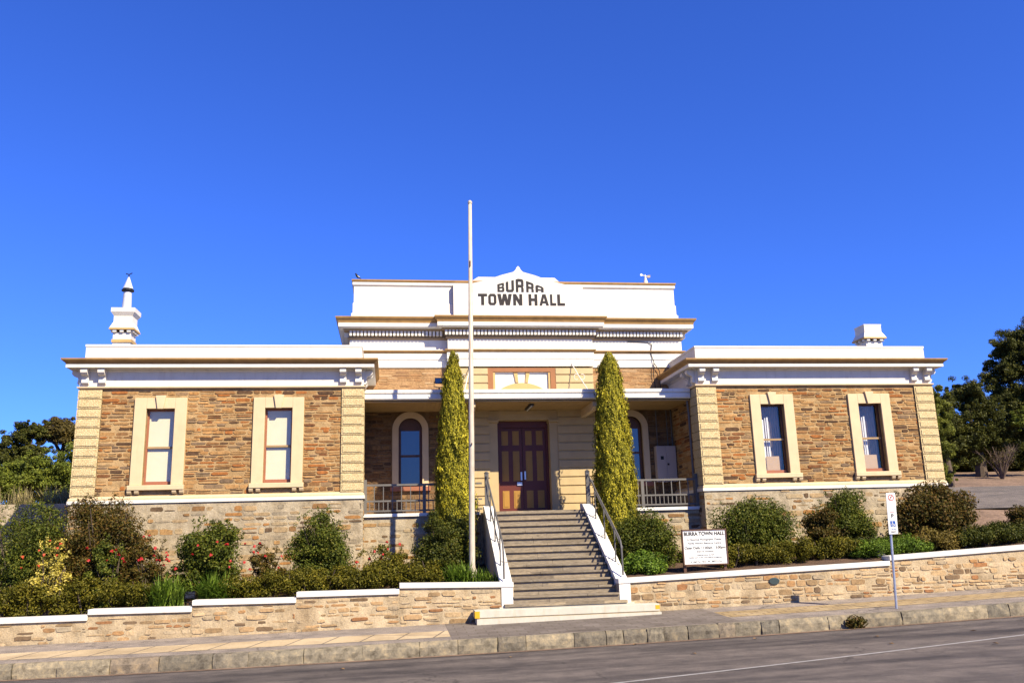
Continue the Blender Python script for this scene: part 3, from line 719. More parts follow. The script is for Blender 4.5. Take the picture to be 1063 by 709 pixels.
# fanlight panel over the porch roof
fl = MB().box(-1.0, 1.0, YC + .06, YC + .2, 2.9, 3.98).build('fanlight', 'white_trim', TH, 'white panel with an ochre segmental arch over the entrance')
mb = MB(); mb.box(-1.1, -.93, YC - .02, YC + .055, 2.9, 3.98); mb.box(.93, 1.1, YC - .02, YC + .055, 2.9, 3.98); mb.box(-.929, .929, YC - .02, YC + .055, 3.85, 3.98); mb.build('frame', 'brown_trim', fl)
mb = MB(); mb.box(-.929, -.86, YC + .0, YC + .055, 2.9, 3.848); mb.box(.86, .929, YC + .0, YC + .055, 2.9, 3.848); mb.build('inner_frame', 'ochre_light', fl)
Rr = 1.29; n = 24
mb = MB(); arcp = [(-.85, 2.9)] + [(x, 3.50 - Rr + math.sqrt(Rr * Rr - x * x)) for x in np.linspace(-.85, .85, n)] + [(.85, 2.9)]
mb.prism(arcp[::-1], YC + .03, YC + .058); mb.build('arch_infill', 'ochre_light', fl)
mb = MB(); mb.prism([(-.20, 3.51), (-.11, 3.52), (-.14, 3.846), (-.26, 3.846)], YC + .02, YC + .058); mb.build('keystone', 'ochre_light', fl); mb = MB(); mb.prism([(.11, 3.52), (.20, 3.51), (.26, 3.846), (.14, 3.846)], YC + .02, YC + .058); mb.build('keystone', 'ochre_light', fl)

# ---- main entablature and parapet
mpart('architrave', 'white_trim', [(-.2, 4.032), (.04, 4.032), (.04, 4.27), (.06, 4.285), (.06, 4.30), (-.2, 4.30)])
mpart('architrave', 'white_trim', [(-.2, 4.302), (.055, 4.302), (.055, 4.49), (-.2, 4.49)])
mpart('fillet_moulding', 'ochre', [(-.2, 4.492), (.07, 4.492), (.125, 4.55), (.125, 4.575), (-.2, 4.585)])
mpart('frieze', 'white', [(-.2, 4.587), (.03, 4.587), (.03, 4.93), (-.2, 4.93)])
mpart('bed_moulding', 'tan', [(-.2, 4.932), (.06, 4.932), (.09, 4.965), (.09, 5.00), (-.2, 5.00)])
mpart('bed_moulding', 'tan', [(-.2, 5.002), (.06, 5.002), (.06, 5.19), (.205, 5.192), (.22, 5.24), (-.2, 5.24)])
mb = MB()
def dent(x0, x1, yf):
    n = int(round((x1 - x0) / .115)); st = (x1 - x0) / n
    for i in range(n): mb.box(x0 + i * st + .02, x0 + (i + 1) * st - .02, yf - .20, yf - .061, 5.035, 5.185)
dent(-XM - .05, -XC - .18, YM); dent(-XC - .14, XC + .14, YC); dent(XC + .18, XM + .05, YM)
for s in (-1, 1):
    for i in range(60):
        y = YM + i * .115; mb.box(*sorted((s * (XM + .061), s * (XM + .20))), y + .02, y + .095, 5.035, 5.185)
mb.build('dentil_course', 'white_trim', TH)
cor = mpart('cornice', 'white_trim', [(-.2, 5.242), (.33, 5.255), (.35, 5.285), (.37, 5.29), (.37, 5.41), (-.2, 5.41)])
mpart('crown_moulding', 'ochre', [(-.2, 5.412), (.375, 5.412), (.385, 5.46), (.41, 5.50), (.45, 5.54), (.465, 5.58), (.465, 5.60), (-.2, 5.66)], cor)
pp = [(-5.34, 13), (-5.34, 2.6), (5.34, 2.6), (5.34, 13)]
par = MB().sweep(pp, [(-.4, 5.6), (.075, 5.6), (.075, 5.80), (.03, 5.84), (.03, 6.15), (0, 6.18), (0, 6.74), (-.4, 6.74)]).build('parapet', 'white', TH)
MB().sweep(pp, [(-.45, 6.742), (.02, 6.742), (.045, 6.775), (.045, 6.86), (-.45, 6.86)]).build('coping', 'white_trim', par)
MB().sweep(pp, [(-.45, 6.862), (.05, 6.862), (.075, 6.90), (.075, 6.945), (-.45, 6.96)]).build('coping_edge', 'ochre', par)
MB().box(-5.2, 5.2, 2.7, 12.8, 5.7, 6.2).build('roof', 'steel', TH)
MB().prism([(-1.52, 6.95), (1.52, 6.95), (1.47, 7.0), (1.29, 7.16), (-1.29, 7.16), (-1.47, 7.04)], 2.8, 3.1).build('parapet_block', 'white', TH)
half = [(2.15, 5.62), (2.15, 6.80), (1.60, 6.80), (1.05, 6.93), (.55, 7.115), (.16, 7.225), (.085, 7.30), (.055, 7.375), (.0, 7.43)]
ped = MB().prism([(-x, z) for x, z in half[:-1]] + half[::-1], 2.405, 2.56).build('pediment', 'white', TH, 'white gabled name panel with dark lettering and a small finial')
# lettering
def col(*p): return [list(p)]
LET = {
 'T': [[(0, .78), (1, .78), (1, 1), (0, 1)], [(.34, 0), (.66, 0), (.66, .78), (.34, .78)]],
 'W': [[(0, 1), (.15, 0), (.42, 0), (.5, .48), (.58, 0), (.85, 0), (1, 1), (.77, 1), (.70, .42), (.61, 1), (.39, 1), (.30, .42), (.23, 1)]],
 'N': [[(0, 0), (0, 1), (.32, 1), (.70, .45), (.70, 1), (1, 1), (1, 0), (.68, 0), (.30, .55), (.30, 0)]],
 'H': [[(0, 0), (0, 1), (.31, 1), (.31, .62), (.69, .62), (.69, 1), (1, 1), (1, 0), (.69, 0), (.69, .4), (.31, .4), (.31, 0)]],
 'A': [[(0, 0), (.27, 0), (.33, .2), (.39, .38), (.5, .76), (.5, 1), (.33, 1)], [(1, 0), (.73, 0), (.67, .2), (.61, .38), (.5, .76), (.5, 1), (.67, 1)], [(.33, .2), (.67, .2), (.61, .38), (.39, .38)]],
 'L': [[(0, 0), (0, 1), (.36, 1), (.36, .22), (1, .22), (1, 0)]],
 'U': [[(0, 1), (0, .15), (.15, 0), (.85, 0), (1, .15), (1, 1), (.7, 1), (.7, .2), (.3, .2), (.3, 1)]],
 'O': [],
 'B': [[(0, 0), (.3, 0), (.3, 1), (0, 1)], [(.3, .8), (.7, .8), (.7, 1), (.3, 1)], [(.3, .42), (.7, .42), (.7, .6), (.3, .6)], [(.3, 0), (.7, 0), (.7, .19), (.3, .19)], [(.7, .51), (.9, .51), (.96, .6), (.96, .9), (.87, 1), (.7, 1)], [(.7, 0), (.88, 0), (1, .1), (1, .42), (.9, .51), (.7, .51)]],
 'R': [[(0, 0), (.3, 0), (.3, 1), (0, 1)], [(.3, .8), (.7, .8), (.7, 1), (.3, 1)], [(.3, .36), (.7, .36), (.7, .55), (.3, .55)], [(.7, .38), (.92, .38), (1, .48), (1, .9), (.9, 1), (.7, 1)], [(.7, 0), (1, 0), (1, .3), (.92, .38), (.7, .38)]],
 'a': [[(0, 0), (.3, 0), (.3, 1), (.2, 1), (0, .82)], [(1, 0), (.7, 0), (.7, 1), (.8, 1), (1, .82)], [(.3, .76), (.7, .76), (.7, 1), (.3, 1)], [(.3, .25), (.7, .25), (.7, .46), (.3, .46)]],
}
oo = [(.2, 0), (.8, 0), (1, .18), (1, .82), (.8, 1), (.2, 1), (0, .82), (0, .18)]; oi = [(.36, .2), (.64, .2), (.70, .26), (.70, .74), (.64, .8), (.36, .8), (.30, .74), (.30, .26)]
LET['O'] = [[oo[i], oo[(i + 1) % 8], oi[(i + 1) % 8], oi[i]] for i in range(8)]
mb = MB()
def letter(ch, x0, x1, z0, ztop, yf):
    for poly in LET[ch]:
        P = []
        for u, v in poly:
            x = x0 + u * (x1 - x0); P.append((x, z0 + v * (ztop(x) - z0)))
        mb.prism(P, yf - .012, yf)
env = lambda x: float(np.interp(x, [-.75, .03, .85], [6.775, 7.0, 6.70]))
for ch, a, b in (('B', -.70, -.475), ('U', -.42, -.155), ('R', -.09, .165), ('R', .255, .50), ('a', .565, .83)): letter(ch, a, b, 6.535, env, 2.404)
for ch, a, b in (('T', 55, 145), ('O', 157, 236), ('W', 248, 392), ('N', 405, 495), ('H', 560, 647), ('A', 668, 762), ('L', 777, 836), ('L', 850, 926)):
    letter(ch, (a / 9.66 + 490 - 537.9) * .0319, (b / 9.66 + 490 - 537.9) * .0319, 6.085, lambda x: 6.465, 2.404)
mb.build('lettering', 'letter', ped)

# ---- porch roof, floor, balustrades
RF = .5
pr = MB().box(-4.93, 4.88, RF + .05, YM - .0, 2.62, 2.66).build('porch_roof', 'soffit', TH)
mb = MB()
for i in range(80):
    x0 = -4.92 + i * 9.8 / 80; mb.box(x0, x0 + .116, RF + .05, YC - .04, 2.603, 2.6195)
mb.build('soffit_boards', 'soffit', pr)
mb = MB(); mb.prism_x([(RF + .05, 2.64), (RF + .05, 2.95), (RF + .3, 2.97), (YM - .01, 3.10), (YM - .01, 3.06), (RF + .3, 2.70), (RF + .1, 2.64)], -4.93, 4.88); mb.build('roof_sheet', 'steel', pr)
mb = MB(); mb.prism_x([(RF + .045, 2.66), (RF - .03, 2.66), (RF - .06, 2.69), (RF - .06, 2.80), (RF - .03, 2.82), (RF - .03, 2.84), (RF - .07, 2.86), (RF - .07, 2.955), (RF + .045, 2.955)], -4.93, 4.88)
mb.build('gutter', 'coping_white', pr)
for s in (-1.75, 1.93): MB().prism_x([(RF + .1, 2.6), (RF + .1, 2.46), (RF + .25, 2.36), (YC - .04, 2.36), (YC - .04, 2.6)], s - .07, s + .07).build('beam', 'cream', pr)
for s in (-1, 1):
    x0, x1 = sorted((s * 1.62, s * 4.93))
    vb = MB().box(x0, x1, .47, 2.55, -3.1, -.665).build('porch_base', 'plinth_stone', TH)
    masonry(MB(), (0, .47, 0), (1, 0, 0), (0, -1, 0), x0, x1, K(-2.6), K(-.67), [], (.12, .24), (.2, .6), .04, .6, (.002, .016), 41 + s).build('stonework', 'plinth_rubble', vb)
    MB().box(x0, x1, .40, 2.55, -.663, -.575).build('porch_floor', 'coping_white', TH)
    # balustrade
    bal = MB(); e0, e1 = s * 1.55, s * 4.86
    yb = .47
    xa, xb = sorted((e0, e1))
    bal.box(xa, xb, yb - .03, yb + .03, .195, .25); bal.box(xa, xb, yb - .022, yb + .022, -.245, -.20); bal.box(xa, xb, yb - .022, yb + .022, -.52, -.475)
    br = bal.build('balustrade', 'railing', TH)
    for xx in (e1, s * 3.2): MB().box(xx - .045, xx + .045, yb - .045, yb + .045, -.574, .38 if xx == e1 else .194).build('post', 'railing', br)
    mb = MB(); n = int((xb - xa) / .125); 
    for i in range(1, n):
        xx = xa + (xb - xa) * i / n
        mb.box(xx - .012, xx + .012, yb - .012, yb + .012, -.474, -.246)
        if i % 2 == 0: mb.box(xx - .012, xx + .012, yb - .012, yb + .012, -.199, .194)
    mb.build('balusters', 'railing', br)
# landing between the stair and the door
MB().box(-1.26, 1.26, -.06, YD + .4, -.95, -.602).build('landing', 'slate', TH)
MB().box(-1.615, -1.262, .5, 2.55, -3.1, -.61).build('porch_base', 'plinth_stone', TH)
MB().box(1.262, 1.615, .5, 2.55, -3.1, -.61).build('porch_base', 'plinth_stone', TH)
# wires and downpipes
mb = MB(); mb.tube([(4.82, .62, 2.6), (4.86, .66, 2.2), (4.87, .68, -2.0)], .035); mb.build('downpipe', 'railing', TH)
mb = MB(); mb.tube([(2.6 + 1.0, 2.50, 4.90), (4.0, 2.50, 4.89), (4.30, 2.50, 4.87), (4.42, 2.49, 4.80), (4.36, 2.48, 4.5), (4.44, 2.45, 4.2), (4.40, 2.47, 3.8), (4.46, 2.47, 3.1)], .013, 5); mb.tube([(4.45, 2.46, 4.15), (4.62, 2.47, 3.9), (4.60, 2.47, 3.1)], .013, 5); mb.build('cable', 'black', TH)
mb = MB()
for x in (4.4, 4.75, 4.9): mb.tube([(x, 2.52, 1.4), (x, 2.52, 2.6)], .018, 6)
mb.build('conduit', 'railing', TH)
# stay rods holding the porch roof
for s in (-1.63, 1.63):
    d = .30 if s > 0 else -.30
    mb = MB(); mb.tube([(s, YC - .04, 4.12), (s + d * .5, YC - .45, 3.6), (s + d, YC - .95, 3.08)], .016, 6)
    for k in (-1, 1):
        pts = [(s + d * .5 + k * (.10 + .07 * math.cos(a)), YC - .45, 3.60 + .09 * math.sin(a) * k) for a in np.linspace(-2.2, 2.2, 10)]
        mb.tube(pts, .010, 5)
    mb.build('stay_bracket', 'white_trim', TH)

# ---- chimneys
def chimney(cx, cy, zt, flue, w=.49):
    h = w / 2; mb = MB()
    mb.box(cx - h, cx + h, cy - h, cy + h, 3.7, zt - 1.02)
    mb.box(cx - h * 1.0, cx + h * 1.0, cy - h, cy + h, zt - .93, zt - .72)
    def ringbox(a, z0, z1): mb.box(cx - a, cx + a, cy - a, cy + a, z0, z1)
    b = zt - .60
    n = len(mb.v)
    a0, a1 = h * 1.36, h * 1.08
    mb.add([(cx + sx * a0, cy + sy * a0, b) for sx, sy in ((-1, -1), (1, -1), (1, 1), (-1, 1))] + [(cx + sx * a1, cy + sy * a1, b + .17) for sx, sy in ((-1, -1), (1, -1), (1, 1), (-1, 1))],
           [(0, 3, 2, 1), (4, 5, 6, 7), (0, 1, 5, 4), (1, 2, 6, 5), (2, 3, 7, 6), (3, 0, 4, 7)])
    ringbox(h * 1.05, b + .171, b + .37)
    if flue:
        a0, a1 = h * 1.07, h * 1.32
        mb.add([(cx + sx * a0, cy + sy * a0, b + .371) for sx, sy in ((-1, -1), (1, -1), (1, 1), (-1, 1))] + [(cx + sx * a1, cy + sy * a1, b + .47) for sx, sy in ((-1, -1), (1, -1), (1, 1), (-1, 1))],
               [(0, 3, 2, 1), (4, 5, 6, 7), (0, 1, 5, 4), (1, 2, 6, 5), (2, 3, 7, 6), (3, 0, 4, 7)])
        ringbox(h * 1.34, b + .471, zt - .0)
    else:
        a0, a1 = h * 1.06, h * 1.0
        mb.add([(cx + sx * a0, cy + sy * a0, b + .371) for sx, sy in ((-1, -1), (1, -1), (1, 1), (-1, 1))] + [(cx + sx * a1 * 1.1, cy + sy * a1 * 1.1, b + .44) for sx, sy in ((-1, -1), (1, -1), (1, 1), (-1, 1))],
               [(0, 3, 2, 1), (4, 5, 6, 7), (0, 1, 5, 4), (1, 2, 6, 5), (2, 3, 7, 6), (3, 0, 4, 7)])
    ch = mb.build('chimney', 'white_trim', TH)
    mb = MB(); mb.box(cx - h * 1.12, cx + h * 1.12, cy - h * 1.12, cy + h * 1.12, zt - 1.02, zt - .931); mb.box(cx - h * 1.40, cx + h * 1.40, cy - h * 1.40, cy + h * 1.40, b - .05, b - .001); mb.build('band', 'ochre_light', ch)
    mb = MB()
    for k in (-.8, 0, .8):
        for s in (-1, 1):
            mb.box(cx + k * h - .05, cx + k * h + .05, *sorted((cy + s * h, cy + s * h * 1.28)), b - .12, b - .052)
            mb.box(*sorted((cx + s * h, cx + s * h * 1.28)), cy + k * h - .05, cy + k * h + .05, b - .12, b - .052)
    mb.build('corbel', 'white_trim', ch)
    if flue:
        mb = MB(); mb.tube([(cx, cy, zt - .02), (cx, cy, zt + .55)], [.135, .115], 16); 
        mb.tube([(cx, cy, zt + .66), (cx, cy, zt + .98), (cx, cy, zt + 1.02)], [.145, .035, .02], 16); mb.build('flue', 'flue', ch)
        mb = MB(); mb.tube([(cx, cy, zt + .585), (cx, cy, zt + .625)], .175, 16)
        mb.tube([(cx, cy, zt + 1.03), (cx, cy, zt + 1.10)], .018, 6); mb.tube([(cx - .09, cy, zt + 1.13), (cx, cy, zt + 1.10), (cx + .09, cy, zt + 1.15)], .015, 6); mb.build('cowl_cap', 'black', ch)
chimney(-11.86, 1.25, 5.50, True); chimney(11.42, 1.25, 5.30, False, .56)

# ------------------------------------------------------------------ entrance stair
ST = thing('entrance_stairs', 'slate front steps climbing to the maroon doors between white sloping side walls', 'stairs', (0, -2, -3.0))
NR = 13; rise = (2.87 - .655) / NR; run = 3.55 / NR
for k in range(NR):
    zt = -2.87 + (k + 1) * rise - .0 ; yn = -3.66 + (k + 0) * run
    z0 = zt - rise; w = 1.275
    mb = MB()
    x = -w; 
    cut = random.uniform(-.7, .7)
    yj = random.uniform(-.006, .006)
    mb.box(-w, cut - .003, yn + .05 + yj, yn + .35, z0 + .002, zt - .047); mb.box(cut + .003, w, yn + .05, yn + .35, z0 + .002, zt - .047)
    tr = mb.build('riser', 'slate', ST)
    mb = MB(); cut = random.uniform(-.9, .9); mb.box(-w, cut - .003, yn + yj, yn + run + .06, zt - .045, zt); mb.box(cut + .003, w, yn, yn + run + .06, zt - .045, zt)
    mb.build('tread', 'slate', ST, bevel=0.006)
MB().box(-1.50, 1.44, -3.76, -3.35, -2.93, -2.868).build('tread', 'slate', ST)
MB().box(-1.62, 1.62, -3.70, -3.3, -3.10, -2.932).build('riser', 'step_white', ST, 'white painted bottom riser')
bs = MB().box(-2.24, 2.10, -4.12, -3.66, -3.115, -2.955).build('base_step', 'step_white', ST, 'long white painted bottom step', bevel=0.01)
MB().box(-2.20, 2.13, -4.16, -3.655, -3.45, -3.14).build('footing', 'step_white', bs)
MB().box(-2.18, 2.08, -4.10, -3.67, -3.139, -3.116).build('joint', 'quoin', bs)
MB().box(-2.243, -2.13, -4.124, -3.9, -3.12, -2.97).build('painted_mark', 'yellow', bs)
MB().box(2.0, 2.104, -4.124, -3.9, -3.075, -2.985).build('painted_mark', 'yellow', bs)
for s in (-1, 1):
    x0, x1 = sorted((s * 1.285, s * 1.545))
    mb = MB(); mb.prism_x([(-3.35, -3.1), (-3.35, -2.50), (.48, -.42), (.48, -3.1)], x0 + .02, x1 - .02); ck = mb.build('side_wall', 'coping_white', ST)
    x0, x1 = sorted((s * 1.265, s * 1.56))
    mb = MB(); mb.prism_x([(-3.42, -2.53), (-3.42, -2.40), (-.12, -.50), (-.02, -.45), (.1, -.45), (.1, -.55), (-.1, -.62)], x0, x1); mb.build('coping', 'coping_white', ck, bevel=0.012)
    mb = MB(); mb.box(s * 1.285, s * 1.56, -3.63, -3.352, -3.2, -2.472); pier = mb.build('pier', 'coping_white', ST)
    # handrail
    X = s * 1.46; yy = lambda t: (-.06 + t * (-3.42 + .06)); zz = lambda t: (-.44 + t * (-2.36 + .44))
    hr = MB().box(X - .055, X + .055, -.03, .075, -.46, .46).build('newel_post', 'handrail', ST)
    MB().tube([(X, .02, .46), (X, .02, .475), (X, .02, .52)], [.07, .075, .02], 10).build('cap', 'handrail', hr)
    H = .86
    mb = MB(); mb.tube([(X, -.02, .40)] + [(X, yy(t), zz(t) + H - .04) for t in np.linspace(.06, .93, 12)] + [(X, yy(.965), zz(.965) + H - .08), (X, yy(.985), zz(.985) + H - .2), (X, yy(.99), zz(.99) + .03)], .024, 8); mb.build('handrail', 'handrail', ST)
    mb = MB(); mb.tube([(X + s * .05, -.08, .10), (X + s * .06, -.3, .30 - .1)] + [(X + s * .06, yy(t), zz(t) + H - .26) for t in np.linspace(.15, .95, 12)], .018, 8); mb.build('lower_rail', 'handrail', ST)
    for t in (.22, .50, .80):
        mb = MB(); mb.tube([(X, yy(t), zz(t) - .03), (X, yy(t), zz(t) + H - .04)], .018, 6); mb.tube([(X, yy(t), zz(t) + .08), (X - s * .1, yy(t) - .02, zz(t) + .03), (X - s * .2, yy(t) - .02, zz(t) + .06)], .010, 5); mb.build('baluster', 'handrail', ST)
    
# ------------------------------------------------------------------ front garden walls
def garden_wall(name, label, segs, xe0, xe1, sl):
    W_ = thing(name, label, 'wall', ((xe0 + xe1) / 2, -3.45, zp((xe0 + xe1) / 2)))
    mb = MB()
    for (a, b, za, zb) in segs:
        n = max(1, int((b - a) / 1.0))
        V = []
        for i in range(n + 1):
            x = a + (b - a) * i / n; zt = za + (zb - za) * i / n - .118
            V += [(x, -3.6, wallbase(x) - .35), (x, -3.6, zt), (x, -3.3, zt), (x, -3.3, wallbase(x) - .35)]
        F = []
        for i in range(n):
            for k in range(4): F.append((4 * i + k, 4 * i + (k + 1) % 4, 4 * i + 4 + (k + 1) % 4, 4 * i + 4 + k))
        F += [(0, 3, 2, 1), (4 * n, 4 * n + 1, 4 * n + 2, 4 * n + 3)]
        mb.add(V, F)
    st = mb.build('stone_face', 'garden_stone', W_)
    mb = MB()
    for si, (a, b, za, zb) in enumerate(segs):
        aa, bb = max(a, -16), min(b, 17)
        masonry(mb, (0, -3.6, 0), (1, 0, 0), (0, -1, 0), aa, bb, lambda u: wallbase(u) - .06, (lambda u, a=a, b=b, za=za, zb=zb: za + (zb - za) * (u - a) / (b - a) - .12), [], (.07, .17), (.10, .42), .026, .66 if a < 0 else .86, (.003, .022), 51 + si + int(a))
    mb.build('stonework', 'garden_rubble', W_)
    for (a, b, za, zb) in segs:
        m2 = MB(); m2.add([(a, -3.65, za - .115), (b, -3.65, zb - .115), (b, -3.27, zb - .115), (a, -3.27, za - .115), (a, -3.65, za), (b, -3.65, zb), (b, -3.27, zb), (a, -3.27, za)],
                          [(0, 3, 2, 1), (4, 5, 6, 7), (0, 1, 5, 4), (1, 2, 6, 5), (2, 3, 7, 6), (3, 0, 4, 7)])
        m2.build('coping', 'coping_white', W_, bevel=0.012)
    return W_
garden_wall('garden_wall', 'low rubble wall with stepped white copings left of the stairs', [(-40, -10.745, -2.72, -2.755), (-10.743, -8.545, -2.635, -2.655), (-8.543, -6.27, -2.52, -2.545), (-6.268, -3.94, -2.425, -2.44), (-3.938, -1.27, -2.31, -2.375)], -20, -1.6, 0)
garden_wall('garden_wall', 'low rubble wall with sloping white copings right of the stairs', [(1.27, 8.46, -2.38, -2.19), (8.28, 40, -2.066, -.92)] if False else [(1.27, 8.30, -2.385, -2.185), (8.302, 40, -2.066, -.72)], 1.6, 20, 0)
# rear boundary wall on the left
bw = MB(); bw.box(-60, -13.05, 4.0, 4.35, -2.6, .10); bwo = bw.build('boundary_wall', 'plinth_stone', origin=(-20, 4, -2)); tag(bwo, 'plain stone boundary wall running left behind the shrubs', 'wall')
# oval plaque on the right-hand wall
mb = MB(); cx, cz = 5.20, -2.57
mb.prism([(cx + .135 * math.cos(a), cz + .085 * math.sin(a)) for a in np.linspace(0, 2 * math.pi, 25)[:-1]], -3.64, -3.598)
pl = mb.build('wall_plaque', 'plaque', bevel=0.01, origin=(cx, -3.6, cz)); tag(pl, 'small dark oval plaque fixed to the garden wall', 'plaque')

# ------------------------------------------------------------------ poles and signs
PX, PY = -2.13, -2.4
FP = thing('flagpole', 'tall white flagpole without a flag standing behind the garden wall', 'flagpole', (PX, PY, -2.5))
mb = MB(); mb.tube([(PX, PY, -2.8), (PX, PY, -2.15), (PX, PY, -1.98), (PX + .04, PY, 1.0), (PX + .115, PY, 7.62)], [.105, .105, .076, .071, .048], 16); mb.build('pole', 'pole', FP, smooth=True)
MB().tube([(PX, PY, -2.15), (PX, PY, -2.09)], .117, 16).build('collar', 'pole', FP)
MB().tube([(PX + .115, PY, 7.62), (PX + .115, PY, 7.67), (PX + .115, PY, 7.71)], [.06, .06, .03], 12).build('cap', 'pole', FP)
mb = MB(); mb.box(PX + .03, PX + .05, PY - .11, PY - .06, 1.0, 1.05); mb.tube([(PX + .08, PY - .07, 5.8), (PX + .08, PY - .07, 5.95)], .02, 6); mb.build('cleat', 'brown_post', FP)

def text(body, size, x, y, z, mat, parent, align='CENTER', offset=0.0, sx=1.0, name='lettering'):
    cu = bpy.data.curves.new('text', 'FONT'); cu.body = body; cu.size = size; cu.align_x = align; cu.offset = offset; cu.extrude = 0.002
    cu.resolution_u = 3
    o = bpy.data.objects.new('tmp', cu); COL.objects.link(o)
    dg = bpy.context.evaluated_depsgraph_get(); me = bpy.data.meshes.new_from_object(o.evaluated_get(dg))
    bpy.data.objects.remove(o, do_unlink=True)
    off = WL[parent]
    me.transform(Matrix.Translation((x - off.x, y - off.y, z - off.z)) @ Matrix.Rotation(math.pi / 2, 4, 'X') @ Matrix.Diagonal((sx, 1, 1, 1)))
    me.materials.clear(); me.materials.append(M[mat])
    t = bpy.data.objects.new(name, me); link(t, parent); WL[t] = off.copy(); return t
SG = thing('notice_board', 'white lettered notice board in a brown frame behind the wall', 'sign', (3.67, -3.1, -2.4))
x0, x1, z0, z1 = 3.09, 4.24, -2.14, -1.285
pan = MB().box(x0 + .02, x1 - .02, -3.165, -3.145, z0 + .02, z1 - .02).build('panel', 'sign_white', SG)
mb = MB(); mb.box(x0 - .01, x0 + .02, -3.18, -3.12, z0, z1 + .02); mb.box(x1 - .02, x1 + .01, -3.18, -3.12, z0, z1 + .02); mb.box(x0 + .02, x1 - .02, -3.18, -3.12, z1 - .02, z1 + .01); mb.box(x0 + .02, x1 - .02, -3.18, -3.12, z0 - .01, z0 + .02); mb.build('frame', 'brown_post', SG)
for xx in (x0 + .04, x1 - .06): MB().box(xx - .035, xx + .035, -3.118, -3.06, -2.9, z1 - .05).build('leg', 'brown_post', SG)
cx = (x0 + x1) / 2
for body, sz, zz_, off in (('BURRA TOWN HALL', .125, -1.425, .004), ('A Historical Photographic Display', .066, -1.545, .0), ('Family History Resource Centre', .066, -1.635, .0), ('Open Daily 11:00am - 3:00pm', .088, -1.755, .001), ('Entry by Donation', .058, -1.835, 0), ('Enquiries about the hall', .045, -1.915, 0), ('Guided tours of the Town Hall by arrangement', .045, -1.975, 0), ('A Hall For Hire  Ph. 88922154', .066, -2.085, 0)):
    t = text(body, sz, cx, -3.1675, zz_, 'letter', pan, offset=off)
    wmax = max(v.co.x for v in t.data.vertices) - min(v.co.x for v in t.data.vertices)
    if wmax > 1.06:
        k = 1.06 / wmax; c0 = cx - WL[pan].x
        for v in t.data.vertices: v.co.x = c0 + (v.co.x - c0) * k

PS = thing('parking_sign', 'narrow white parking sign with a blue wheelchair square on a steel post', 'sign', (7.12, -5.75, zp(7.1)))
mb = MB(); mb.tube([(7.06, -5.75, zp(7.1) - .2), (7.20, -5.75, -.66)], .028, 10); mb.build('post', 'steel', PS)
lean = lambda z: 7.22 + (z + 1.06) * .05
zb, zt = -1.53, -.605
mb = MB(); mb.prism([(lean(zb) - .112, zb), (lean(zb) + .112, zb), (lean(zt) + .112, zt), (lean(zt) - .112, zt)], -5.80, -5.785); sp = mb.build('panel', 'sign_white', PS, bevel=0.006)
yf = -5.803
def ringm(mb, cx, cz, ro, ri, y0, y1, n=24, a0=0, a1=2 * math.pi):
    A = np.linspace(a0, a1, n + 1)
    for i in range(n):
        mb.prism([(cx + ro * math.cos(A[i]), cz + ro * math.sin(A[i])), (cx + ro * math.cos(A[i + 1]), cz + ro * math.sin(A[i + 1])), (cx + ri * math.cos(A[i + 1]), cz + ri * math.sin(A[i + 1])), (cx + ri * math.cos(A[i]), cz + ri * math.sin(A[i]))], y0, y1)
c1 = lean(-.71)
mb = MB(); ringm(mb, c1, -.71, .072, .055, yf, yf + .002); mb.prism([(c1 - .045, -.755), (c1 - .034, -.762), (c1 + .045, -.665), (c1 + .034, -.658)], yf - .003, yf - .001); mb.build('ban_symbol', 'red', sp)
text('P', .075, c1, yf, -.737, 'letter', sp, name='symbol')
c2 = lean(-1.1)
text('P', .125, c2, yf, -1.165, 'letter', sp, offset=.002, name='symbol')
MB().box(c2 - .045, c2 + .05, yf, yf + .002, -1.042, -1.032).build('symbol', 'red', sp)
c3 = lean(-1.3)
MB().box(c3 - .062, c3 + .062, yf, yf + .002, -1.36, -1.235).build('wheelchair_square', 'blue', sp)
mb = MB(); ringm(mb, c3 - .005, -1.318, .034, .024, yf - .004, yf - .002, 16, 2.2, 6.2); ringm(mb, c3 - .012, -1.252, .010, .0, yf - .004, yf - .002, 10)
mb.prism([(c3 - .018, -1.266), (c3 - .006, -1.266), (c3 - .002, -1.30), (c3 + .028, -1.30), (c3 + .044, -1.338), (c3 + .034, -1.342), (c3 + .020, -1.311), (c3 - .014, -1.311)], yf - .004, yf - .002); mb.build('wheelchair_symbol', 'sign_white', sp)
text('2 P 9-5', .05, lean(-1.44), yf, -1.44, 'blue', sp); text('PERMIT', .038, lean(-1.49), yf, -1.49, 'letter', sp)

# ------------------------------------------------------------------ lamps, cabinet, roof fittings, bird
pl_ = thing('porch_light', 'short fluorescent tube fitting under the porch ceiling', 'light', (.07, 1.5, 2.6))
MB().box(-.0, .14, .95, 1.95, 2.555, 2.602).build('housing', 'black', pl_); MB().tube([(.07, 1.0, 2.535), (.07, 1.9, 2.535)], .022, 8).build('tube', 'sign_white', pl_)
cb = thing('meter_cabinet', 'pale two-door meter cabinet on the porch wall beside the right arched window', 'cabinet', (4.66, 2.4, .3))
MB().box(4.27, 4.92, 2.30, 2.54, .28, 1.42).build('box', 'cabinet', cb)
for a, b in ((4.285, 4.59), (4.60, 4.905)): MB().box(a, b, 2.28, 2.299, .30, 1.40).build('door', 'cabinet', cb, bevel=0.005)
MB().box(4.40, 4.50, 2.272, 2.281, .98, 1.09).build('meter_window', 'black', cb); MB().box(4.61, 4.67, 2.262, 2.281, .80, .86).build('latch', 'black', cb)
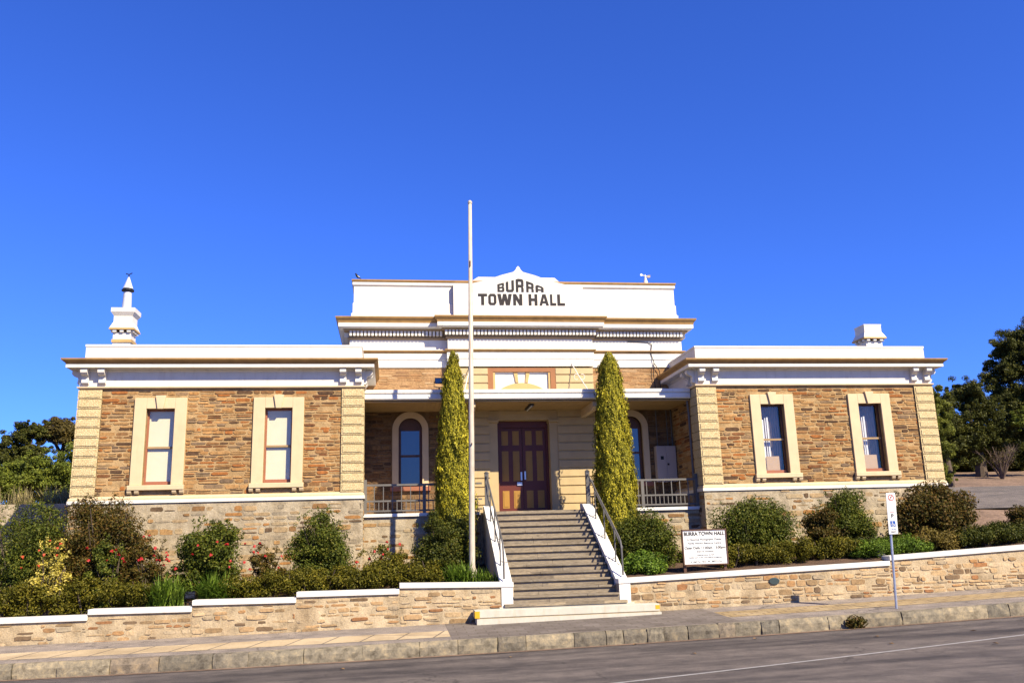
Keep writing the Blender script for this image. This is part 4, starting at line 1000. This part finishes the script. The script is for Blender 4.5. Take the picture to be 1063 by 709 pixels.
def floodlight(loc, label, k=1.0, mat='black', grp=None):
    t = thing('floodlight', label, 'floodlight', loc, grp); x, y, z = loc
    mb = MB(); mb.add([(x - .13 * k, y - .06, z + .10 * k), (x + .13 * k, y - .06, z + .10 * k), (x + .13 * k, y - .06, z + .28 * k), (x - .13 * k, y - .06, z + .28 * k), (x - .08 * k, y + .10, z + .14 * k), (x + .08 * k, y + .10, z + .14 * k), (x + .08 * k, y + .10, z + .25 * k), (x - .08 * k, y + .10, z + .25 * k)],
                         [(0, 1, 2, 3), (7, 6, 5, 4), (0, 4, 5, 1), (1, 5, 6, 2), (2, 6, 7, 3), (3, 7, 4, 0)])
    mb.build('head', mat, t)
    MB().box(x - .11 * k, x + .11 * k, y - .068, y - .061, z + .12 * k, z + .26 * k).build('lens', 'glass', t)
    mb = MB(); mb.tube([(x - .145 * k, y, z + .18 * k), (x - .145 * k, y, z + .02), (x, y, z), (x + .145 * k, y, z + .02), (x + .145 * k, y, z + .18 * k)], .012, 5); mb.tube([(x, y, z), (x, y, z - .16)], .02, 6); mb.build('bracket', 'black', t)
floodlight((-2.75, .45, 3.02), 'black floodlight clamped on the porch gutter beside the left cypress', 1.0)
floodlight((-8.72, -3.0, -2.60), 'black garden floodlight at the strappy plants behind the stepped wall', .9)
floodlight((8.42, -3.02, -2.18), 'black garden floodlight beside the parking sign behind the wall', .9)
rv = thing('roof_vane', 'small white cone with a crossbar standing on the upper parapet', 'vane', (4.43, 2.75, 6.95))
MB().tube([(4.43, 2.75, 6.93), (4.43, 2.75, 7.2), (4.43, 2.75, 7.24)], [.10, .03, .02], 12).build('cone', 'white', rv)
mb = MB(); mb.tube([(4.29, 2.75, 7.285), (4.36, 2.75, 7.27), (4.60, 2.75, 7.225)], .016, 6); mb.tube([(4.43, 2.75, 7.22), (4.43, 2.75, 7.3)], .02, 6); mb.build('crossbar', 'sign_white', rv)
MB().prism([(4.50, 7.18), (4.60, 7.20), (4.61, 7.29), (4.50, 7.28)], 2.74, 2.76).build('tail_fin', 'tan', rv)
MB().tube([(4.29, 2.72, 7.285), (4.29, 2.79, 7.285)], [.045, .02], 10).build('cup', 'sign_white', rv)
bd = thing('bird', 'black and white bird perched on the left end of the upper parapet', 'bird', (-5.24, 2.56, 6.96))
b0 = Vector((-5.24, 2.60, 6.97))
MB().tube([b0 + Vector(p) for p in ((.13, 0, .0), (.09, 0, .03), (.05, 0, .06), (.01, 0, .09), (-.02, 0, .125), (-.035, 0, .155), (-.045, 0, .18), (-.06, 0, .185), (-.085, 0, .178))], [.006, .016, .034, .045, .038, .026, .026, .014, .003], 12).build('body', 'bird_black', bd, smooth=True)
MB().tube([b0 + Vector(p) for p in ((.09, -.03, .045), (.05, -.042, .07), (.01, -.045, .09))], [.004, .016, .01], 8).build('wing', 'bird_white', bd)
mb = MB(); mb.tube([b0 + Vector((0, -.012, .06)), b0 + Vector((0, -.012, -.02))], .004, 5); mb.tube([b0 + Vector((0, .012, .06)), b0 + Vector((0, .012, -.02))], .004, 5); mb.build('legs', 'bird_black', bd)

# ------------------------------------------------------------------ vegetation
def unit(n):
    v = rng.normal(size=(n, 3)); return v / np.linalg.norm(v, axis=1, keepdims=True)
class Leaves:
    def __init__(s): s.V = []
    def put(s, P, N, L, Wd, T=None):
        n = len(P); N = N / np.linalg.norm(N, axis=1, keepdims=True)
        if T is None: T = unit(n)
        T = T - N * (T * N).sum(1, keepdims=True); T /= np.linalg.norm(T, axis=1, keepdims=True) + 1e-9
        B = np.cross(N, T); L = np.broadcast_to(L, n)[:, None]; Wd = np.broadcast_to(Wd, n)[:, None]
        bend = N * (L * .12)
        s.V.append(np.stack([P - T * L / 2 - bend, P + B * Wd / 2, P + T * L / 2 - bend, P - B * Wd / 2], 1))
    def clump(s, c, r, n, L, Wd, out=.9, up=.25):
        d = unit(n); rad = rng.random(n) ** (1 / 2.4)
        P = np.array(c) + d * rad[:, None] * np.array(r)
        s.put(P, d * out + unit(n) * .8 + np.array([0, 0, up]), rng.uniform(.7, 1.25, n) * L, rng.uniform(.7, 1.2, n) * Wd)
    def crown(s, c, r, k, cr, n, L, Wd, zmin=-1e9, shell=.6, squash=.75):
        c = np.array(c, float); r = np.array(r, float); i = 0
        while i < k:
            d = unit(1)[0]; q = c + d * r * rng.uniform(shell, 1.0) * (1 - cr / r.max() * .4)
            if q[2] < zmin: continue
            f = rng.uniform(.5, 1.4); s.clump(q, np.array([cr, cr, cr * squash]) * f, int(n * f), L, Wd); i += 1
    def fill(s, c, r, n, L, Wd): s.clump(c, np.array(r) * .85, n, L, Wd)
    def ground_clip(s, zf, eps=.0):
        V = np.concatenate(s.V); s.V = [V]
    def build(s, name, mat, parent, label=None):
        V = np.concatenate(s.V); n = len(V); off = np.array(WL[parent]) if parent is not None else 0
        me = bpy.data.meshes.new(name); me.vertices.add(4 * n); me.loops.add(4 * n); me.polygons.add(n)
        me.vertices.foreach_set('co', (V - off).reshape(-1).astype(np.float32)); me.loops.foreach_set('vertex_index', np.arange(4 * n, dtype=np.int32))
        me.polygons.foreach_set('loop_start', np.arange(0, 4 * n, 4, dtype=np.int32))
        me.update(calc_edges=True); me.validate()
        me.materials.append(M[mat]); o = bpy.data.objects.new(name, me); link(o, parent)
        if parent is not None: WL[o] = WL[parent].copy()
        if label: o['label'] = label
        return o
def gz(x, y): return ground_z(x, y)
def stems(mb, c, top, k, r):
    for i in range(k):
        a = rng.uniform(0, 6.28); e = np.array(c) + np.array([math.cos(a) * r[0] * .6, math.sin(a) * r[1] * .6, (top - c[2]) * rng.uniform(.5, .9)])
        m_ = (np.array(c) + e) / 2 + rng.normal(size=3) * .05; mb.tube([tuple(c), tuple(m_), tuple(e)], [.025, .018, .008], 5)
def shrub(label, x, y, zc, rx, rz, mat='leaf_green', n=460, k=46, L=.058, Wd=.036, cr=.33, extra=None, cat='shrub', name='shrub', fill=3500):
    zg = gz(x, y); rx *= 1.10; top = zc + rz; base = min(zg, zc - rz)
    cz = (top + zg) / 2; hz = (top - zg) / 2 * 1.02
    t = thing(name, label, cat, (x, y, zg))
    lv = Leaves(); lv.crown((x, y - .1, zg + hz * .55), (rx * 1.05, min(rx, .9) * .8, hz * .6), k // 2, cr * max(.6, min(1.25, rx)) * .9, n, L, Wd, zg + .05, .55)
    lv.crown((x + rng.normal() * .06 * rx, y, cz), (rx * .92, min(rx, .95) * .85, hz * .92), k, cr * max(.6, min(1.25, rx)), n, L, Wd, zg + .05, .55); lv.fill((x, y, cz), (rx * .75, rx * .7, hz * .75), fill, L, Wd)
    # a few shoots that break the outline
    for i in range(int(10 + rx * 10)):
        a = rng.uniform(0, 6.28); rr = rng.uniform(.2, .95)
        q = np.array([x + math.cos(a) * rx * rr, y + math.sin(a) * rx * .7 * rr, cz + hz * math.sqrt(max(0, 1 - rr * rr)) * rng.uniform(.82, 1.0)])
        for j in range(3): lv.clump(q + np.array([rng.normal() * .03, 0, j * .035 - .05]), (.05, .05, .045), 6, L * .8, Wd * .8)
    lv.build('foliage', mat, t)
    mb = MB(); stems(mb, (x, y, zg - .05), top - .1, 7, (rx, rx)); mb.build('stem', 'bark', t)
    return t
def blooms(t, pts, mat, r=.05):
    base = None
    for p in pts:
        if base is None:
            mb = MB()
            for k in range(9):
                a = k * 2.4; q = r * (.35 + .07 * k)
                c_ = Vector((math.cos(a) * q * .8, math.sin(a) * q * .8, (8 - k) * r * .08)); nrm = Vector((math.cos(a), math.sin(a), .9)).normalized(); tt = nrm.orthogonal().normalized(); bb = nrm.cross(tt)
                mb.add([c_ - tt * r * .6, c_ + bb * r * .55, c_ + tt * r * .6, c_ - bb * r * .55], [(0, 1, 2, 3)])
            mb.tube([(0, 0, -.0), (0, 0, r * .6)], [r * .5, r * .25], 6)
            me_o = mb.build('flower', mat, None); me_o.parent = t; base = me_o; o = base
        else:
            o = base.copy(); COL.objects.link(o); o.parent = t
        o.location = Vector(p) - WL[t]; o.rotation_euler = (rng.uniform(-.9, -.2), rng.uniform(-.5, .5), rng.uniform(0, 6)); s_ = rng.uniform(.75, 1.25); o.scale = (s_, s_, s_)
def rose(label, x, y, zc, rx, rz, nf, fm='rose_red', mat='leaf_green', k=24, n=120, spread=1.0, pts=None):
    t = shrub(label, x, y, zc, rx, rz, mat, int(n * 1.7), k, .06, .036, .22, cat='rose bush', name='rose_bush', fill=600)
    P = pts or [(x + rng.uniform(-rx, rx) * spread, y - rng.uniform(.2, .75) * rx - .05, zc + rng.uniform(-.45, 1.05) * rz) for _ in range(nf)]
    blooms(t, P, fm, .042)
    return t

shrub('large mid-green shrub at the far left end of the garden', -12.95, -1.6, -1.06, 1.05, 1.03, 'leaf_green', 332, 46)
shrub('big dark reddish-green bush against the left wing corner', -11.25, -1.5, -.97, 1.22, 1.05, 'leaf_red', 480, 64, .06, .036)
t = rose('golden-leaved rose bush with orange blooms before the big dark bush', -12.0, -2.62, -1.52, .55, .46, 9, 'rose_orange', 'leaf_gold', 14, 60)
rose('rose bush with a few red blooms at the foot of the big dark bush', -10.75, -2.45, -1.42, .42, .42, 7, mat='leaf_green')
rose('thin rose bush with many red blooms between two bushes at left', -9.85, -2.3, -1.55, .50, .48, 14, mat='leaf_red', k=20)
t = shrub('upright feathery rose shrub below the second left window', -8.55, -1.9, -1.36, .84, .78, 'leaf_green', 262, 40, .075, .04)
blooms(t, [(-8.55 + rng.uniform(-.6, .7), -2.62 - rng.uniform(0, .15), -1.55 + rng.uniform(-.3, .35)) for _ in range(9)], 'rose_red', .04)
rose('straggly red rose bush right of the feathery shrub', -7.2, -2.0, -1.74, .55, .42, 10, mat='leaf_red', k=20)
shrub('rounded green camellia-like bush below the left wing quoin', -5.92, -1.7, -1.22, .86, .80, 'leaf_green', 332, 44)
rose('low rose bush with small red blooms under the left balcony', -4.3, -1.6, -1.72, .70, .34, 8, mat='leaf_olive', k=14)
shrub('dark glossy shrub at the foot of the left cypress', -2.75, -1.9, -1.33, .78, .88, 'leaf_dark', 367, 46)
shrub('rounded green shrub at the foot of the right cypress', 2.62, -1.7, -1.50, .92, .82, 'leaf_green', 367, 46)
shrub('small bright green shrub right of the stair handrail', 2.22, -2.65, -2.06, .60, .28, 'leaf_bright', 210, 24, .08, .045)
shrub('broad rounded green bush right of the notice board', 5.45, -1.9, -1.22, 1.10, .86, 'leaf_green', 350, 56)
shrub('small dark red-leaved bush left of the tall green bush', 7.42, -2.1, -1.13, .52, .48, 'leaf_red', 262, 24)
shrub('tall green bush between the two right windows', 8.25, -1.7, -.99, .85, .74, 'leaf_green', 350, 48)
shrub('broad dark reddish bush at the right wing corner', 10.75, -1.9, -.94, 1.28, .80, 'leaf_red', 367, 60, .08, .048)
shrub('reddish bush at the far right edge of the garden', 13.45, -1.9, -1.28, .42, .46, 'leaf_red', 280, 30)
shrub('light green feathery shrub behind the far left shrubs', -13.4, .4, -.75, .9, .7, 'leaf_green', 262, 30)

def hedge(label, x0, x1, y, top0, top1, mat, h=.5, depth=.42):
    t = thing('hedge', label, 'hedge', ((x0 + x1) / 2, y, gz((x0 + x1) / 2, y)))
    lv = Leaves(); x = x0
    while x < x1:
        f = (x - x0) / max(.01, x1 - x0); top = top0 + (top1 - top0) * f + rng.uniform(-.07, .05); zg = gz(x, y)
        hh = max(.16, (top - zg) / 2)
        yy_ = y + rng.uniform(-.08, .08)
        lv.crown((x, yy_, zg + hh), (.34, depth, hh * .92), 13, .19, 150, .055, .03, zg, .55); lv.fill((x, yy_, zg + hh), (.34, depth * .85, hh * .85), 420, .06, .035)
        x += rng.uniform(.3, .5)
    lv.build('foliage', mat, t)
    mb = MB()
    for xx in np.arange(x0 + .2, x1, .6): stems(mb, (xx, y, gz(xx, y) - .05), (top0 + top1) / 2, 3, (.3, .3))
    mb.build('stem', 'bark', t)
hedge('low olive hedge behind the lowest coping at far left', -14.3, -9.75, -2.8, -1.98, -1.88, 'leaf_olive')
hedge('short olive hedge between the strappy plants and the rounded bush', -7.75, -5.9, -2.75, -1.88, -1.80, 'leaf_olive')
hedge('long olive hedge in front of the left balcony', -5.8, -3.05, -2.7, -1.78, -1.72, 'leaf_olive')
hedge('olive hedge right of the notice board', 4.35, 7.9, -2.75, -1.66, -1.50, 'leaf_olive')
hedge('yellow-brown hedge right of the parking sign', 9.7, 10.75, -2.7, -1.46, -1.42, 'leaf_brownhedge')
hedge('dark green hedge at the right end of the garden', 10.95, 15.5, -2.6, -1.38, -1.12, 'leaf_dark')

def cover(name, x0, x1, y, h, mat, step=.3):
    lv = Leaves()
    for xx in np.arange(x0, x1, step):
        yy_ = y + rng.uniform(-.35, .35); zg = gz(xx, yy_); hh = h * rng.uniform(.55, 1.15)
        lv.crown((xx, yy_, zg + hh * .5), (.26, .3, hh * .5), 7, .14, 90, .055, .034, zg, .4)
    o = lv.build(name, mat, None); o['kind'] = 'stuff'
cover('ground_cover', -14.2, -9.0, -2.15, .85, 'leaf_dark'); cover('ground_cover', -9.0, -3.4, -2.1, .72, 'leaf_red'); cover('ground_cover', 4.4, 12.6, -2.2, .62, 'leaf_dark'); cover('ground_cover', 1.9, 4.3, -1.6, .5, 'leaf_green')
def strap(label, x, y, n, L, Wd, mat='leaf_bright', cat='plant', name='strappy_plant', spread=1.0):
    zg = gz(x, y); t = thing(name, label, cat, (x, y, zg)); mb = MB()
    for i in range(n):
        a = rng.uniform(0, 6.28); l = L * rng.uniform(.6, 1.15); lean_ = rng.uniform(.15, 1.0) * spread; b = np.array([x + rng.normal() * .16, y + rng.normal() * .07, zg - .02])
        d = np.array([math.cos(a), math.sin(a), 0]); sd = np.array([-d[1], d[0], 0]); pts = []
        for j in range(6):
            u = j / 5; pts.append(b + d * l * lean_ * (u ** 1.5) * .8 + np.array([0, 0, l * (u - .55 * lean_ * u * u * u)]))
        V = []
        for j, p in enumerate(pts):
            w = Wd * (1 - (j / 5) ** 2 * .95) / 2; V += [tuple(p - sd * w), tuple(p + sd * w)]
        mb.add(V, [(2 * j, 2 * j + 1, 2 * j + 3, 2 * j + 2) for j in range(5)])
    mb.build('foliage', mat, t); return t
strap('bright green strappy clump left of the black garden floodlight', -9.25, -2.95, 420, .95, .042)
strap('bright green strappy clump right of the black garden floodlight', -8.2, -2.93, 420, .92, .042)
strap('bright green strappy clump at the flagpole base', -2.45, -2.9, 300, .78, .04)
strap('small strappy clump between the flagpole and the stairs', -1.85, -2.85, 130, .52, .035)
shrub('bright green fine-leaved bush left of the parking sign', 8.35, -2.75, -1.93, .72, .26, 'leaf_bright', 227, 26, .06, .028)
shrub('bright green fine-leaved bush right of the parking sign', 9.35, -2.7, -1.88, .66, .25, 'leaf_bright', 227, 22, .06, .028)

def cypress(label, x, y, top, prof):
    zg = gz(x, y); t = thing('cypress', label, 'cypress', (x, y, zg)); H = top - zg
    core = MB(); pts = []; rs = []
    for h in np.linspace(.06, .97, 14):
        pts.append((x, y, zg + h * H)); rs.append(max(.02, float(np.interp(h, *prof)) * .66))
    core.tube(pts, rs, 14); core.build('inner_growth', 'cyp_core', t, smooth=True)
    MB().tube([(x, y, zg - .1), (x, y, zg + .5)], .07, 8).build('trunk', 'bark', t)
    lv = Leaves(); n = 62000
    h = rng.random(n * 2); r = np.interp(h, *prof); keep = rng.random(n * 2) < np.clip(r / max(prof[1]), .12, 1); h = h[keep][:n]; r = r[keep][:n]; n = len(h)
    th = rng.uniform(0, 2 * math.pi, n)
    lob = .90 + .045 * np.sin(th * 7 + 9 * h + np.sin(h * 23)) + .04 * np.sin(th * 4 - h * 26) + .05 * np.sin(th * 13 + h * 61) + .035 * np.sin(th * 23 - h * 40)
    rr = r * lob * (1 - .30 * rng.random(n) ** 2) * (1 + .10 * (rng.random(n) < .06))
    d = np.stack([np.cos(th), np.sin(th), np.zeros(n)], 1)
    P = np.stack([x + rr * np.cos(th), y + rr * np.sin(th), zg + h * H + rng.normal(size=n) * .02], 1)
    T = d * .35 + np.array([0, 0, 1.0]) + unit(n) * .35
    lv.put(P, d + unit(n) * .55 + np.array([0, 0, .15]), rng.uniform(.035, .075, n), rng.uniform(.016, .030, n), T)
    for i in range(70):                                   # loose upright tips
        a = rng.uniform(0, 6.28); hh = rng.uniform(.25, .985); r0 = float(np.interp(hh, *prof)) * rng.uniform(.88, 1.04)
        q = np.array([x + r0 * math.cos(a), y + r0 * math.sin(a), zg + hh * H]); k = 26
        PP = q + rng.normal(size=(k, 3)) * np.array([.035, .035, .09]); lv.put(PP, unit(k), .11, .035, np.array([0, 0, 1.0]) + unit(k) * .3)
    lv.build('foliage', 'leaf_cypress', t)
cypress('golden pencil cypress left of the stairs, behind the flagpole', -2.38, -.1, 3.98, ([0, .12, .3, .45, .6, .8, .93, 1.0], [.45, .58, .60, .55, .46, .33, .20, .06]))
cypress('golden pencil cypress right of the stairs', 2.25, -.1, 3.93, ([0, .12, .3, .45, .6, .8, .94, 1.0], [.46, .60, .63, .60, .52, .40, .30, .10]))

def limb_tree(label, x, y, top, clumps, mat, trunk_h, tr=.2, L=.16, Wd=.09, n=330, name='tree', cat='tree', crownlabel=None):
    """clumps: (dx, dy, z, r) lobes of the crown; every lobe gets a limb from the trunk and its own sub-clumps"""
    zg = gz(x, y); t = thing(name, label, cat, (x, y, zg)); fork = zg + trunk_h
    mb = MB(); mb.tube([(x, y, zg - .2), (x + .05, y, zg + trunk_h * .5), (x, y, fork)], [tr * 1.3, tr, tr * .85], 10)
    lv = Leaves()
    for dx, dy, z, r in clumps:
        e = (x + dx, y + dy, z); mid = (x + dx * .45 + rng.normal() * .12, y + dy * .45, fork + (z - fork) * .45)
        mb.tube([(x, y, fork - .1), mid, e], [tr * .55, tr * .35, tr * .12], 6)
        k = max(8, int(26 * r / 1.2)); l_, w_ = L * .72, Wd * .68
        lv.crown(e, (r * 1.05, r, r * .85), k, r * .30, int(n * 1.25), l_, w_, zg + .2, .35, .75)
        for j in range(int(9 * r) + 3):                   # ragged sprays that break the round outline
            d = unit(1)[0]; q = np.array(e) + d * np.array([r, r, r * .8]) * rng.uniform(1.0, 1.32); c_ = r * rng.uniform(.10, .2)
            if q[2] > zg + .3: lv.clump(q, (c_ * 1.3, c_ * 1.3, c_), int(n * .28), l_, w_)
        lv.fill(e, (r * .85, r * .85, r * .65), int(n * 2.6), l_ * 1.15, w_ * 1.15)
    mb.build('trunk', 'bark', t); lv.build('crown', mat, t, crownlabel); return t
# left, beyond the boundary wall
limb_tree('small dark gum tree at the far left edge of the trees', -20.2, 16.5, 4.5, [(-.3, 0, 3.7, .75), (.2, .2, 3.1, .75), (-.7, 0, 2.9, .75), (.3, .1, 4.1, .5), (-.9, .2, 2.2, .8), (.1, 0, 2.2, .8)], 'leaf_treedark', 1.6, .12, .14, .075, 300)
limb_tree('tall brownish gum tree behind the green trees at left', -19.6, 19, 6, [(-.5, 0, 4.35, .62), (.3, .2, 4.45, .6), (.95, 0, 4.2, .5), (0, 0, 4.3, .9), (1.9, .3, 4.5, .5), (-1.0, 0, 4.2, .6), (1.6, 0, 4.2, .8)], 'leaf_gum', 2.6, .18, .15, .08, 330)
limb_tree('broad mid-green tree beside the left wing', -16.2, 13, 4, [(-.3, -.3, 2.5, .75), (.8, 0, 2.9, .85), (1.7, .3, 2.9, .9), (-1.2, 0, 1.8, .8), (.2, -.6, 2.3, 1.1), (1.3, -.5, 2.1, 1.1), (-.8, -.5, 1.6, 1.0), (.6, -.6, 1.3, 1.0), (1.9, 0, 1.2, 1.0)], 'leaf_tree', 1.0, .22, .13, .07, 300)
limb_tree('leafy green tree left of the broad green tree', -19.0, 12.5, 3, [(-.5, 0, 1.6, .8), (.8, 0, 2.0, .85), (-1.5, 0, 1.3, .8), (0, -.3, 1.3, 1.1), (1.3, 0, 1.3, .9), (-1.4, 0, .9, 1.0)], 'leaf_tree', .8, .16, .13, .07, 260)
limb_tree('dark leafy tree at the left frame edge', -23.5, 16, 3, [(0, 0, 1.9, 1.1), (-2.0, 0, 2.6, 1.3), (1.4, 0, 1.2, 1.1), (0, 0, 1.2, 1.3), (-3, 0, 2.2, 1.6)], 'leaf_treedark', .9, .2, .15, .08, 260)
for lab, x, y in (('tall dry grass clump behind the boundary wall, left', -15.9, 5.6), ('tall dry grass clump behind the boundary wall, near the wing', -14.35, 5.4), ('tall dry grass clump behind the boundary wall, leftmost', -17.2, 6.2), ('tall dry grass clump between two others behind the boundary wall', -15.1, 6.0)):
    strap(lab, x, y, 150, 1.15, .03, 'grass_dry', 'grass', 'dry_grass', .6)
limb_tree('low dense thicket under the trees behind the boundary wall', -16.5, 16.5, 2.6, [(-2.2, 0, 1.2, 1.0), (-.9, 0, 1.4, 1.0), (.5, 0, 1.3, 1.0), (1.9, 0, 1.4, 1.0), (-3.6, 0, 1.2, 1.0)], 'leaf_treedark', .4, .1, .14, .08, 260, 'thicket', 'thicket')
# right
limb_tree('weeping pepper tree close behind the right wing', 20.1, 10.8, 5, [(-.4, 0, 4.5, .6), (-.1, .2, 4.0, .75), (-.6, 0, 3.4, .7), (0, 0, 3.0, .7), (-.4, 0, 2.4, .65), (-.2, 0, 1.8, .65), (-.4, 0, 1.2, .55), (-.2, 0, .7, .45)], 'leaf_pepper', 1.4, .16, .14, .045, 330)
limb_tree('medium dark tree between the pepper tree and the big tree', 26.2, 17, 7, [(-1.6, 0, 5.0, 1.0), (-.2, 0, 5.6, .9), (.8, .3, 5.0, 1.1), (-1.3, 0, 3.9, 1.2), (.4, 0, 3.9, 1.3), (-.8, 0, 2.8, 1.2), (1.0, 0, 2.9, 1.2)], 'leaf_treedark', 1.6, .25, .16, .08, 300)
limb_tree('very large dark tree overhanging the right edge', 33.4, 20.5, 11, [(-1.6, 0, 8.6, 1.1), (-.3, 0, 9.4, 1.3), (1.3, 0, 9.7, 1.4), (2.6, 0, 8.8, 1.6), (-2.3, 0, 7.4, 1.2), (-.8, -.6, 7.9, 1.4), (1.0, -.8, 7.9, 1.6), (2.8, 0, 7.0, 1.7), (-2.2, 0, 6.0, 1.3), (-.6, -.8, 6.2, 1.5), (1.3, -.8, 6.0, 1.6), (-2.6, 0, 4.7, 1.4), (-.8, -.6, 4.6, 1.5), (1.2, -.6, 4.4, 1.6), (3, 0, 5, 1.8)], 'leaf_treedark', 2.6, .4, .18, .09, 330)
limb_tree('yellow-green leafy bough tree in front of the big dark tree', 28.6, 15.5, 5, [(-.9, 0, 3.8, .55), (.2, 0, 4.3, .7), (1.0, 0, 4.6, .8), (1.4, 0, 3.8, .8)], 'leaf_tree', 1.4, .12, .15, .08, 220)
for lab, x, y, z, r in (('dark understorey thicket behind the bare shrub', 29.5, 21.5, 3.2, 1.6), ('dark understorey thicket at the right edge', 33.5, 21.5, 3.0, 1.9), ('dark understorey thicket nearest the wing', 25.6, 21.0, 3.1, 1.6), ('dark understorey thicket beyond the frame edge', 37.5, 22, 3.2, 2.0), ('low dark thicket behind the pepper tree', 27.6, 22.5, 2.5, 1.3), ('low dark thicket below the big dark tree', 31.6, 22.5, 2.4, 1.4)):
    limb_tree(lab, x, y, z + r, [(-1.2, 0, z, r * .9), (.2, 0, z + .3, r), (1.4, 0, z, r * .9), (-.6, 0, z - 1.1, r * .8), (.9, 0, z - 1.1, r * .8)], 'leaf_treedark', .6, .12, .18, .09, 300, 'thicket', 'thicket')
# bare twiggy shrub
zg = gz(26.0, 15.2); t = thing('bare_shrub', 'bare twiggy brown shrub on the dirt beyond the driveway', 'shrub', (26.0, 15.2, zg))
mb = MB()
for i in range(34):
    a = rng.uniform(0, 6.28); l = rng.uniform(.9, 1.7); sp_ = rng.uniform(.1, .75)
    e = Vector((26.0 + math.cos(a) * l * sp_, 15.2 + math.sin(a) * l * sp_, zg + l)); mid = Vector((26.0, 15.2, zg)).lerp(e, .45) + Vector((0, 0, .12))
    mb.tube([(26.0, 15.2, zg - .1), mid, e], [.035, .02, .006], 5)
    for j in range(3):
        s0 = mid.lerp(e, rng.uniform(.1, .9)); mb.tube([s0, s0 + Vector((rng.normal() * .22, rng.normal() * .22, rng.uniform(.1, .4)))], [.01, .004], 4)
mb.build('branches', 'twig', t)
lv = Leaves(); lv.clump((26.0, 15.2, zg + 1.0), (.75, .7, .65), 500, .07, .035); lv.build('foliage', 'leaf_gum', t)
# white kerb piece and bent rail with a shadow slab by the driveway
kb = MB(); kb.tube([(15.75, 2.5, -1.02), (15.55, .8, -1.45)], .12, 4)
kb = kb.build('edging_kerb', 'coping_white', origin=(15.7, 1.6, -1.2)); tag(kb, 'short white edging kerb beside the driveway at right', 'kerb')
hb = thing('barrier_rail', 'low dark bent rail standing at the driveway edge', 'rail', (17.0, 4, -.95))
MB().tube([(16.35, 4, -.72), (16.75, 4, -.58), (17.1, 4, -.78), (17.15, 4, -1.2)], .025, 6).build('rail', 'black', hb)
MB().box(15.3, 17.2, 3.9, 4.0, -1.2, -.80).build('board', 'black', hb)  # dark slab standing in for a shadow on the driveway
# fallen leaves and a weed in the gutter
lab = 'tiny dry brown leaf lying on the asphalt road'
base = None
for x, y in ((5.05, -8.35), (4.6, -9.6), (6.9, -8.6), (3.1, -7.2), (.75, -6.7), (-1.9, -7.6), (7.3, -10.2), (5.9, -10.6), (1.2, -9.0), (-5.0, -7.9)):
    if base is None:
        mb = MB(); mb.add([(-.06, 0, .01), (0, -.035, .025), (.07, 0, .012), (0, .04, .03)], [(0, 1, 2, 3)]); base = mb.build('fallen_leaf', 'leaf_dry'); o = base
    else: o = base.copy(); COL.objects.link(o)
    o.location = (x, y, road_z(x, y) + .006); o.rotation_euler = (0, 0, rng.uniform(0, 6)); tag(o, lab, 'leaf', 'dry leaves scattered on the road')
wd = thing('gutter_weed', 'dark red-green weed growing from the kerb', 'weed', (5.72, -6.36, zp(5.7) - .28))
lv = Leaves(); lv.clump((5.72, -6.40, zp(5.7) - .14), (.27, .10, .15), 260, .10, .04); lv.build('foliage', 'leaf_red', wd)
